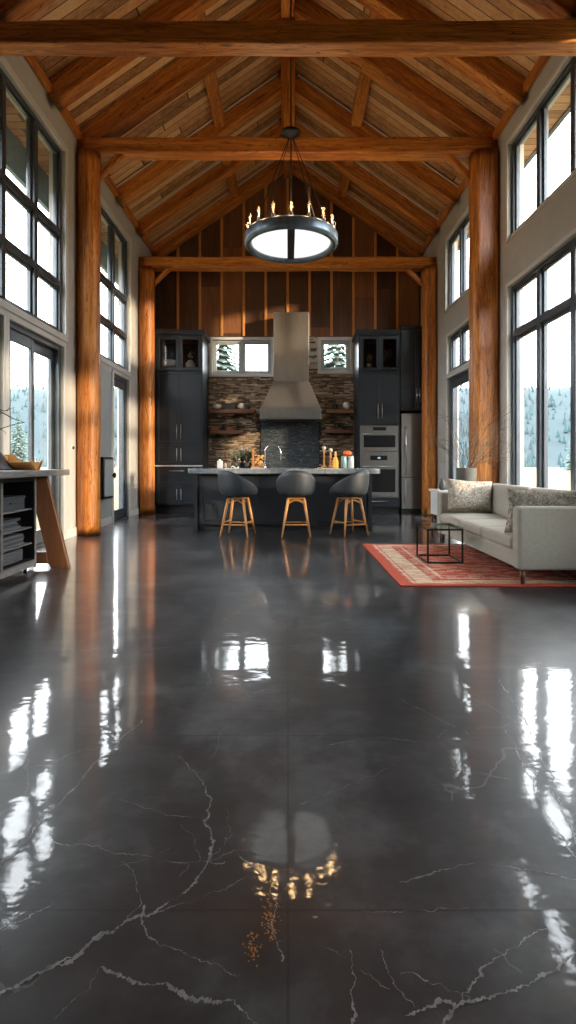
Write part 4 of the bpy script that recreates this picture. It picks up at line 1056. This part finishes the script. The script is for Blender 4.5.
def soft_box(x0, x1, y0, y1, z0, z1, r, puff=0.0, seg=8, crown=None):
    """rounded cushion: subdivided superellipsoid box"""
    cx_, cy_, cz_ = (x0 + x1) / 2, (y0 + y1) / 2, (z0 + z1) / 2
    hx, hy, hz_ = (x1 - x0) / 2, (y1 - y0) / 2, (z1 - z0) / 2
    mb = MB(); n = seg
    def tmap(t, h):
        # denser near the rim: t in [-1,1]
        return t * h
    def P(a, b, c):
        p = Vector((a * hx, b * hy, c * hz_)); q = Vector((max(-hx + r, min(hx - r, p.x)), max(-hy + r, min(hy - r, p.y)), max(-hz_ + r, min(hz_ - r, p.z))))
        d = p - q
        if d.length > 1e-9: d = d.normalized() * r
        res = q + d
        f = (1 - a * a) * (1 - b * b) if True else 0
        res.z += puff * (1 - a * a) * (1 - b * b) * c
        return (cx_ + res.x, cy_ + res.y, cz_ + res.z)
    def spread(h):
        e = r / h; L = [-1 + e * (1 - cos(pi / 2 * k / 4)) for k in range(4)]
        core = [-1 + e + (2 - 2 * e) * k / n for k in range(n + 1)]
        return L + core + [-v_ for v_ in L[::-1]]
    A, B_, C_ = spread(hx), spread(hy), spread(hz_)
    def face(U, V, fn):
        b = len(mb.v)
        for u in U:
            for v_ in V: mb.v.append(fn(u, v_))
        m = len(V)
        for i in range(len(U) - 1):
            for j in range(m - 1): mb.f.append((b + i * m + j, b + (i + 1) * m + j, b + (i + 1) * m + j + 1, b + i * m + j + 1))
    face(A, B_, lambda u, v_: P(u, v_, 1)); face(A, B_, lambda u, v_: P(u, v_, -1))
    face(A, C_, lambda u, v_: P(u, 1, v_)); face(A, C_, lambda u, v_: P(u, -1, v_))
    face(B_, C_, lambda u, v_: P(1, u, v_)); face(B_, C_, lambda u, v_: P(-1, u, v_))
    key = {}; nv = []; rm = []
    for p in mb.v:
        k = tuple(round(c, 4) for c in p)
        if k not in key: key[k] = len(nv); nv.append(p)
        rm.append(key[k])
    mb.v = nv; mb.f = [f for f in (tuple(dict.fromkeys(rm[i] for i in f)) for f in mb.f) if len(f) > 2]
    return mb
t = thing('sofa', 'long oatmeal fabric sofa on the red rug under the big window', 'sofa', (2.45, 5.9, 0.0))
SX0, SX1, SA, SB = 1.965, 2.97, 4.60, 7.14
soft_box(SX0 + .02, SX1 - .02, SA + .155, SB - .155, .145, .295, .02).build('base', 'sofa', t, smooth=True)
for (a, b) in ((SA, SA + .15), (SB - .15, SB)):
    soft_box(SX0, SX1, a, b, .14, .685, .035, seg=4).build('arm', 'sofa', t, smooth=True)
soft_box(SX1 - .20, SX1, SA + .155, SB - .155, .30, .74, .06).build('backrest', 'sofa', t, smooth=True)
ys = [SA + .155, 5.50, 6.20, SB - .155]
for a, b in zip(ys, ys[1:]):
    soft_box(SX0 - .005, SX1 - .205, a + .004, b - .004, .298, .415, .04, puff=.02).build('seat_cushion', 'sofa', t, smooth=True)
for a, b in zip((SA + .16, 5.86), (5.85, SB - .16)):
    cu = soft_box(-.085, .085, (a + .01) - (a + b) / 2, (b - .01) - (a + b) / 2, -.20, .20, .06, seg=6).build('back_cushion', 'sofa', None, smooth=True)
    cu.parent = t; cu.location = (SX1 - .315 - 2.45, (a + b) / 2 - 5.9, .60); cu.rotation_euler = (0, radians(8), 0)
for x in (SX0 + .06, SX1 - .08):
    for y in (SA + .06, SB - .08):
        MB().tube([(x, y, .0145), (x, y, .14)], [.016, .028], 12).build('leg', 'legwood', t, smooth=True)

def pillow(name, lab, c, w, h, th, rot, mat, seed=0):
    n = 18; vs = []; fs = []
    for s in (1, -1):
        for i in range(n + 1):
            for j in range(n + 1):
                a, b = -1 + 2 * i / n, -1 + 2 * j / n
                pin = 1 - .07 * (1 - a * a) if abs(b) > .0 else 1
                X = a * w / 2 * (1 - .06 * (1 - b * b)); Z = b * h / 2 * (1 - .08 * (1 - a * a))
                q = max(0, (1 - a ** 4) * (1 - b ** 4)) ** .55
                Yy = s * th / 2 * q * (1 + .12 * mnoise.noise(Vector((a * 2, b * 2, seed))))
                vs.append((X, Yy, Z))
    m = n + 1; off = m * m
    for i in range(n):
        for j in range(n):
            q = (i * m + j, (i + 1) * m + j, (i + 1) * m + j + 1, i * m + j + 1); fs.append(q); fs.append(tuple(off + k for k in q[::-1]))
    key = {}; nv = []; rm = []
    for p in vs:
        k = tuple(round(v_, 5) for v_ in p)
        if k not in key: key[k] = len(nv); nv.append(p)
        rm.append(key[k])
    fs = [f for f in (tuple(dict.fromkeys(rm[i] for i in f)) for f in fs) if len(f) > 2]
    o = MB().add(nv, fs).build(name, mat, None, smooth=True)
    o.location = c; o.rotation_euler = rot
    return tag(o, lab, 'pillow')
pillow('throw_pillow', 'brocade throw pillow leaning on the far arm by the planter', (2.30, 6.82, .645), .60, .42, .17, (radians(-16), radians(4), radians(3)), 'pillow', 1)
pillow('throw_pillow', 'brocade throw pillow tucked behind the near sofa arm', (2.36, 4.93, .61), .74, .44, .16, (radians(14), radians(0), radians(-2)), 'pillow', 2)
# glass side table
t = thing('side_table', 'small square glass table on a thin dark metal frame before the sofa', 'table', (1.62, 5.82, .0145))
ta, tb, tc_, td = 1.455, 1.815, 5.62, 6.08
zt, r = .375, .009
fr = MB()
for x in (ta, tb):
    for y in (tc_, td): fr.box(x - r, x + r, y - r, y + r, .0145, zt)
for z in (.0145 + r, zt - r):
    for y in (tc_, td): fr.box(ta + r, tb - r, y - r, y + r, z - r, z + r)
    for x in (ta, tb): fr.box(x - r, x + r, tc_ + r, td - r, z - r, z + r)
fr.build('frame', 'darkframe', t, bevel=.002, seg=1)
bx(ta - .012, tb + .012, tc_ - .012, td + .012, zt + .0005, zt + .011).build('glass_top', 'tableglass', t, bevel=.002)

# end table beyond the sofa, with planter
t = thing('end_table', 'pale boxy end table beyond the far sofa arm', 'table', (2.4, 7.45, 0))
bx(2.02, 2.76, 7.22, 7.76, .66, .69).build('top', 'casing', t, bevel=.006)
bx(2.04, 2.73, 7.25, 7.73, .34, .659).build('body', 'casing', t, bevel=.004)
for x in (2.06, 2.71):
    for y in (7.27, 7.71): MB().tube([(x, y, 0), (x, y, .339)], [.012, .018], 10).build('leg', 'legwood', t, smooth=True)
pcx, pcy = px(466.5, 468, 7.5)[:2]
t = thing('planter', 'grey cylinder planter of bare twigs on the end table', 'planter', (pcx, pcy, .6905))
MB().lathe([(.120, 0), (.135, .02), (.138, .30), (.125, .305), (.120, .27)], (pcx, pcy, .6905), 28).build('pot', 'greycrete', t, smooth=True)
MB().lathe([(.118, .262), (.02, .268)], (pcx, pcy, .6905), 20).build('soil', 'twig', t)
rr = random.Random(21); tw = MB(); tp = MB(); bd = MB()
def grow(p, d, L, r0, depth, mb):
    pts = [p]; q = p.copy()
    for k in range(4):
        d = (d + Vector((rr.gauss(0, .10), rr.gauss(0, .10), rr.gauss(0, .06)))).normalized(); q = q + d * L / 4; q.x = min(q.x, 3.03); q.y = min(q.y, 7.74); pts.append(q.copy())
    mb.tube(pts, [r0 * (1 - .15 * k) for k in range(5)], 4)
    if depth > 0:
        for k in range(3 if depth > 1 else 3):
            b = pts[rr.randint(1, 4)]; nd = (d + Vector((rr.gauss(0, .55), rr.gauss(0, .45), rr.gauss(0, .4)))).normalized()
            grow(b, nd, L * rr.uniform(.4, .65), r0 * .6, depth - 1, mb)
    else:
        for k in range(2): bd.ball(pts[-1 - k], rr.uniform(.003, .006), 5, 3)
for i in range(26):
    a = rr.uniform(0, 2 * pi); e = rr.uniform(.7, 1.45) if i > 3 else .55
    d = Vector((cos(a) * cos(e), sin(a) * cos(e) * .4, sin(e)))
    grow(Vector((pcx + .05 * cos(a), pcy + .05 * sin(a), .95)), d, rr.uniform(.42, .72), .0040, 2, tw if i % 3 else tp)
tw.build('twigs', 'twig', t); tp.build('pale_twigs', 'twigpale', t); bd.build('buds', 'twigpale', t); bpy.data.objects['buds']['kind'] = 'stuff'
jar('vase', 'small dark vase on the outer corner of the end table', 'vase', 2.10, 7.34, .6905, [(0.03, 0), (0.05, .03), (0.045, .09), (0.02, .13), (0.026, .15)], 'charcoal')
tag(bx(2.17, 2.29, 7.32, 7.46, .6905, .80).build('gift_box', 'white', None, bevel=.006), 'small white box between the dark vase and the planter', 'box')

# ------------------------------------------------------------------ desk side
t = thing('desk', 'long grey-topped desk with a slanted brown plywood leg', 'desk', (-2.65, 4.4, 0))
MB().box(-3.05, -2.262, 2.5, 5.60, .935, .995).build('top', 'greywood', t, bevel=.008)
# slanted panel leg with a cut-out, front face to the viewer
def legpanel(y):
    A, B_ = -2.445, -2.215       # outer edge top, bottom
    outer = [(-3.0, .934), (A, .934), (B_, .0), (-2.415, .0), (-2.43, .035), (-2.80, .035), (-2.82, 0), (-3.0, 0)]
    # pieces: slanting limb, foot rail, wall-side upright, head
    mb = MB()
    mb.prism([(-2.62, .934), (A, .934), (B_, 0), (-2.40, 0), (-2.425, .04), (-2.445, .16), (-2.61, .80)], y, y + .05)
    mb.prism([(-3.0, .04), (-2.4255, .04), (-2.4455, .159), (-3.0, .159)], y + .001, y + .049)
    mb.prism([(-3.0, .80), (-2.6105, .80), (-2.6205, .934), (-3.0, .934)], y + .001, y + .049)
    mb.prism([(-3.05, 0), (-3.001, 0), (-3.001, .934), (-3.05, .934)], y + .001, y + .049)
    return mb
legpanel(5.46).build('leg', 'plywood', t, bevel=.003, seg=1); legpanel(2.6).build('leg', 'plywood', t, bevel=.003, seg=1)
t = thing('shelf_unit', 'black open shelf unit under the desk with grey edges', 'shelf unit', (-2.75, 4.4, 0))
xf, xb, ya, yb = -2.48, -3.0, 3.35, 5.30
case = MB()
case.box(xb, xf, yb - .03, yb, .10, .915); case.box(xb, xf, ya, ya + .03, .10, .915); case.box(xb, xf - .02, 4.65, 4.68, .13, .885); case.box(xb, xf - .02, 4.02, 4.05, .13, .885)
case.box(xb, xf, ya + .03, yb - .03, .885, .915); case.box(xb, xf, ya + .03, yb - .03, .10, .13)
case.box(xb, xb + .02, ya + .03, yb - .03, .13, .885)
case.build('case', 'cabinet_dark', t, bevel=.002, seg=1)
ed = MB(); ed.box(xf + .0005, xf + .012, yb - .035, yb, .04, .92); ed.box(xf + .0005, xf + .012, ya, yb - .0355, .06, .125); ed.box(xf + .0005, xf + .012, 4.645, 4.68, .1255, .885)
tag(ed.build('edge_trim', 'greywood', t, bevel=.002, seg=1), 'weathered grey edge trim')
sh = [(.62), (.44), (.286)]
for z in sh:
    for a, b in ((4.685, 5.265), (4.055, 4.645), (3.385, 4.015)):
        bx(xb + .025, xf - .015, a, b, z - .012, z).build('shelf', 'greywood', t)
for y in (ya + .08, yb - .10):
    for x in (xb + .05, xf - .05): MB().tube([(x, y, 0), (x, y, .099)], [.016, .022], 10).build('foot', 'black', t, smooth=True)
# contents of the two visible bays
bays = ((4.72, 5.21, 'the far bay'), (4.09, 4.60, 'the middle bay'))
for a, b, w in bays:
    q = thing('storage_box', 'grey lidded box on the top shelf in ' + w + ' of the desk shelves', 'box', (-2.70, (a + b) / 2, .6205), 'grey boxes in the desk shelves')
    bx(-2.92, -2.53, a + .0, b - .02, .6205, .725).build('body', 'greybox', q, bevel=.006)
    bx(-2.925, -2.522, a - .005, b - .015, .726, .75).build('lid', 'greybox', q, bevel=.006)
    bx(-2.5295, -2.520, (a + b) / 2 - .06, (a + b) / 2 + .06, .68, .70).build('handle', 'black', q, bevel=.003)
    rr = random.Random(int(a * 100)); z = .4405
    for k in range(4):
        h = rr.uniform(.016, .026); e = rr.uniform(0, .05)
        tag(bx(-2.90 + e, -2.56 + e * .4, a + .02 + e, b - .12 + e, z, z + h).build('magazine', 'paper' if k % 2 == 0 else 'greybox', None, bevel=.002, seg=1), ('bottom', 'second', 'third', 'top')[k] + ' magazine of the stack under the grey box in ' + w, 'magazine', 'magazines stacked in the desk shelves'); z += h + .0005
    z = .2865
    for k in range(5):
        h = rr.uniform(.018, .026); e = rr.uniform(0, .03)
        tag(bx(-2.91 + e, -2.53 + e * .3, a + .01 + e, b - .05 + e * .5, z, z + h).build('book', 'greybox' if k % 2 else 'paper', None, bevel=.002, seg=1), ('bottom', 'second', 'third', 'fourth', 'top')[k] + ' book of the pile on the lowest slat shelf in ' + w, 'book', 'books piled in the desk shelves'); z += h + .0005
    q = thing('basket', 'dark grey woven basket at the bottom of ' + w + ' of the desk shelves', 'basket', (-2.70, (a + b) / 2, .1305), 'baskets in the desk shelves')
    bx(-2.92, -2.54, a + .01, b - .04, .1305, .245).build('body', 'greybox', q, bevel=.012)
    rb = MB()
    for k in range(5): rb.box(-2.5395, -2.531, a + .02, b - .05, .14 + k * .021, .152 + k * .021)
    rb.build('weave', 'paper', q, bevel=.003, seg=1)
# on the desk
t = tag(bpy.data.objects.new('wooden_tray', None), 'golden wooden boat-shaped tray on the desk', 'tray'); COL.objects.link(t); t.location = (-2.50, 5.0, .996)
def boat(mb, x0, x1, yc, w, z0, prof):
    n = len(prof); k = 8; vs = []; fs = []
    for i, (u, h, ww) in enumerate(prof):
        for j in range(k + 1):
            a = -1 + 2 * j / k
            vs.append((x0 + (x1 - x0) * u, yc + a * w * ww, z0 + h * (abs(a) ** 3) + .004))
    for i in range(n - 1):
        for j in range(k): fs.append((i * (k + 1) + j, (i + 1) * (k + 1) + j, (i + 1) * (k + 1) + j + 1, i * (k + 1) + j + 1))
    return mb.add(vs, fs)
b = boat(MB(), -2.66, -2.32, 5.0, .12, .996, [(0, .14, .5), (.08, .14, .7), (.18, .145, .85), (.30, .10, .95), (.42, .075, 1), (.7, .07, 1), (.9, .075, .9), (1, .085, .7)])
o = b.build('dish', 'tray', t, smooth=True); so = o.modifiers.new('s', 'SOLIDIFY'); so.thickness = .012; so.offset = 1
MB().box(-2.64, -2.625, 4.93, 5.07, 1.0, 1.125).build('end_board', 'tray', t, bevel=.004)
bx(-2.35, -2.335, 4.93, 5.07, 1.0, 1.07).build('end_board', 'tray', t, bevel=.004)
vx, vy = -2.735, 4.86
t = thing('vase', 'dark cone-shaped vase of bare branches at the edge of the desk', 'vase', (vx, vy, .9955))
MB().lathe([(.245, 0), (.25, .01), (.19, .09), (.12, .18), (.07, .26), (.06, .30), (.05, .29)], (vx, vy, .9955), 28).build('body', 'charcoal', t, smooth=True)
br = MB(); rr = random.Random(4)
def P_(x, y, d=4.86): return Vector(px(x, y, d))
br.tube([(vx, vy, 1.2), P_(-12, 445), P_(0, 429), P_(12, 425), P_(25, 422)], [.007, .006, .005, .004, .003], 6)
br.tube([P_(-10, 436), P_(-4, 408), P_(3, 413), P_(12, 418), P_(23, 422)], [.006, .005, .005, .004, .003], 6)
br.tube([P_(-2, 409), P_(5, 411), P_(9, 409), P_(15, 407.5)], [.004, .003, .003, .002], 5)
br.tube([P_(3, 412.5), P_(-1, 414), P_(-8, 418)], [.004, .004, .004], 5)
br.tube([(vx, vy, 1.2), P_(-16, 440), P_(-10, 432), P_(-8, 415), P_(-3, 400, 4.8)], [.007, .006, .005, .004, .003], 6)
br.tube([P_(0, 429), P_(4, 431), P_(6, 434)], [.003, .002, .002], 5)
br.tube([P_(7, 411), P_(9, 408.5), P_(10, 406.5)], [.003, .002, .002], 5)
br.build('branch', 'twig', t, smooth=True)

# ------------------------------------------------------------------ outdoors
GZ = -0.12
g = 900
MB().add([(-g, -g, GZ - .04), (g, -g, GZ - .04), (g, g, GZ - .04), (-g, g, GZ - .04)], [(0, 1, 2, 3)]).build('ground', 'meadow'); struct(bpy.data.objects['ground'], 'dry golden meadow outside the windows')
hm = MB(); NA, NR = 180, 16; hv = []
def hillh(a, u):
    n = mnoise.noise(Vector((cos(a) * 2.3, sin(a) * 2.3, .5))) * .45 + mnoise.noise(Vector((cos(a) * 7, sin(a) * 7, 2.5))) * .15
    return (math.sin(min(u, 1) * pi / 2) ** 1.4) * (52 + 28 * n) + mnoise.noise(Vector((cos(a) * 30, sin(a) * 30, u * 4))) * 2.5 * u
for i in range(NA):
    a = 2 * pi * i / NA
    for j in range(NR + 1):
        u = j / NR; R = 170 + 220 * u
        hv.append((R * cos(a), R * sin(a), GZ - 1.0 + hillh(a, u)))
hm.add(hv, [(i * (NR + 1) + j, ((i + 1) % NA) * (NR + 1) + j, ((i + 1) % NA) * (NR + 1) + j + 1, i * (NR + 1) + j + 1) for i in range(NA) for j in range(NR)])
struct(hm.build('hills', 'hill', smooth=True), 'forested hills beyond the meadow, haze painted in as blue-green')
fm = MB(); rr = random.Random(9)
for i in range(9000):
    a = rr.uniform(0, 2 * pi); u = rr.random() ** 1.2 * .95; R = 150 + 20 * rr.random() + 220 * u
    z = GZ - 1.2 + hillh(a, max(0, (R - 170) / 220)) if R > 170 else GZ - .3
    h = rr.uniform(1.8, 4.2); w = h * rr.uniform(.16, .24); k = 5; x, y = R * cos(a), R * sin(a)
    fm.add([(x + w * cos(2 * pi * j / k), y + w * sin(2 * pi * j / k), z + .1 * h) for j in range(k)] + [(x, y, z + h)], [(j, (j + 1) % k, k) for j in range(k)])
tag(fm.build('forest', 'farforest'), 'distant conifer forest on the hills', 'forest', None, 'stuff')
def make_conifer():
    r = random.Random(31); t = thing('conifer_tree', '', 'tree', (0, 0, 0))
    MB().tube([(0, 0, -.1), (0, 0, 4), (0, 0, 8.6)], [.16, .11, .02], 8).build('trunk', 'bark', t, smooth=True)
    fo = MB(); H = 9.0
    for k in range(34):
        z = .9 + (H - 1.1) * k / 33; L = (H - z) * .27 + .12; n = 9
        for j in range(n):
            a = 2 * pi * (j + r.random()) / n; l = L * r.uniform(.75, 1.15); d = Vector((cos(a), sin(a), -.22 - r.random() * .15)); s = Vector((-sin(a), cos(a), 0))
            o_ = Vector((0, 0, z))
            for (q, wv) in ((.30, .22), (.55, .20), (.8, .13)):
                c = o_ + d * l * q
                fo.add([c - d * l * .28, c + s * l * wv + d * l * .10 - Vector((0, 0, .06 * l)), c + d * l * .26, c - s * l * wv + d * l * .10 - Vector((0, 0, .06 * l)), c + Vector((0, 0, .05 * l))],
                       [(0, 1, 4), (1, 2, 4), (2, 3, 4), (3, 0, 4)])
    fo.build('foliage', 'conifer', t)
    return t
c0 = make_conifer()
spots = [(-2.45, 19.5, .84, 'conifer seen through the window left of the range hood'), (1.85, 20.5, .86, 'conifer seen through the window right of the range hood'), (-0.4, 33, .9, 'conifer behind the first, outside the kitchen window'),
         (-36, 62, 1.0, 'conifer on the meadow seen through the sliding door'), (-44, 88, 1.1, 'farther conifer seen through the sliding door'), (-52, 74, .9, 'conifer on the desk side seen past the desk'),
         (-30, 84, 1.0, 'conifer seen through the single glass door'), (38, 70, 1.0, 'conifer behind the sofa window nearest the post'), (46, 78, 1.2, 'taller conifer behind the sofa window'),
         (52, 92, 1.1, 'conifer far behind the sofa window'), (33, 90, .9, 'conifer seen through the glass door by the fridge')]
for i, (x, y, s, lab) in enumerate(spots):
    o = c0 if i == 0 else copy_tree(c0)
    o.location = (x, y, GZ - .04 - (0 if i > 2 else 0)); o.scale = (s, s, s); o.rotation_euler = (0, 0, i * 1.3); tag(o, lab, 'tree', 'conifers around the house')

# ------------------------------------------------------------------ light
w = bpy.data.worlds.new('overcast'); SC.world = w; w.use_nodes = True
bg = w.node_tree.nodes['Background']; bg.inputs[0].default_value = (0.90, 0.96, 1.0, 1); bg.inputs[1].default_value = 10.5
sd = bpy.data.lights.new('low_sun', 'SUN'); sd.energy = 5.5; sd.angle = radians(2.5); sd.color = (1.0, 0.80, 0.55)
so = bpy.data.objects.new('low_sun', sd); COL.objects.link(so)
so.rotation_euler = Vector((-6.1, 4.3, -1.15)).to_track_quat('-Z', 'Y').to_euler(); so.location = (20, -10, 8)

# ------------------------------------------------------------------ camera
cd = bpy.data.cameras.new('camera'); cam = bpy.data.objects.new('camera', cd); COL.objects.link(cam)
cam.location = (0, 0, EYE); cam.rotation_euler = (pi / 2, 0, 0)
cd.sensor_fit = 'VERTICAL'; cd.sensor_height = 36; cd.lens = 36 * F / 1024
cd.shift_y = -49 / 1024; cd.clip_end = 2000; cd.clip_start = .05
SC.camera = cam
vs_ = SC.view_settings; vs_.view_transform = 'Standard'; vs_.look = 'None'; vs_.gamma = 1; vs_.use_curve_mapping = False; vs_.exposure = 0.30
SC.cycles.max_bounces = 10; SC.cycles.diffuse_bounces = 6; SC.cycles.glossy_bounces = 4; SC.cycles.transparent_max_bounces = 16
SC.cycles.use_denoising = True; SC.cycles.sample_clamp_indirect = 6.0
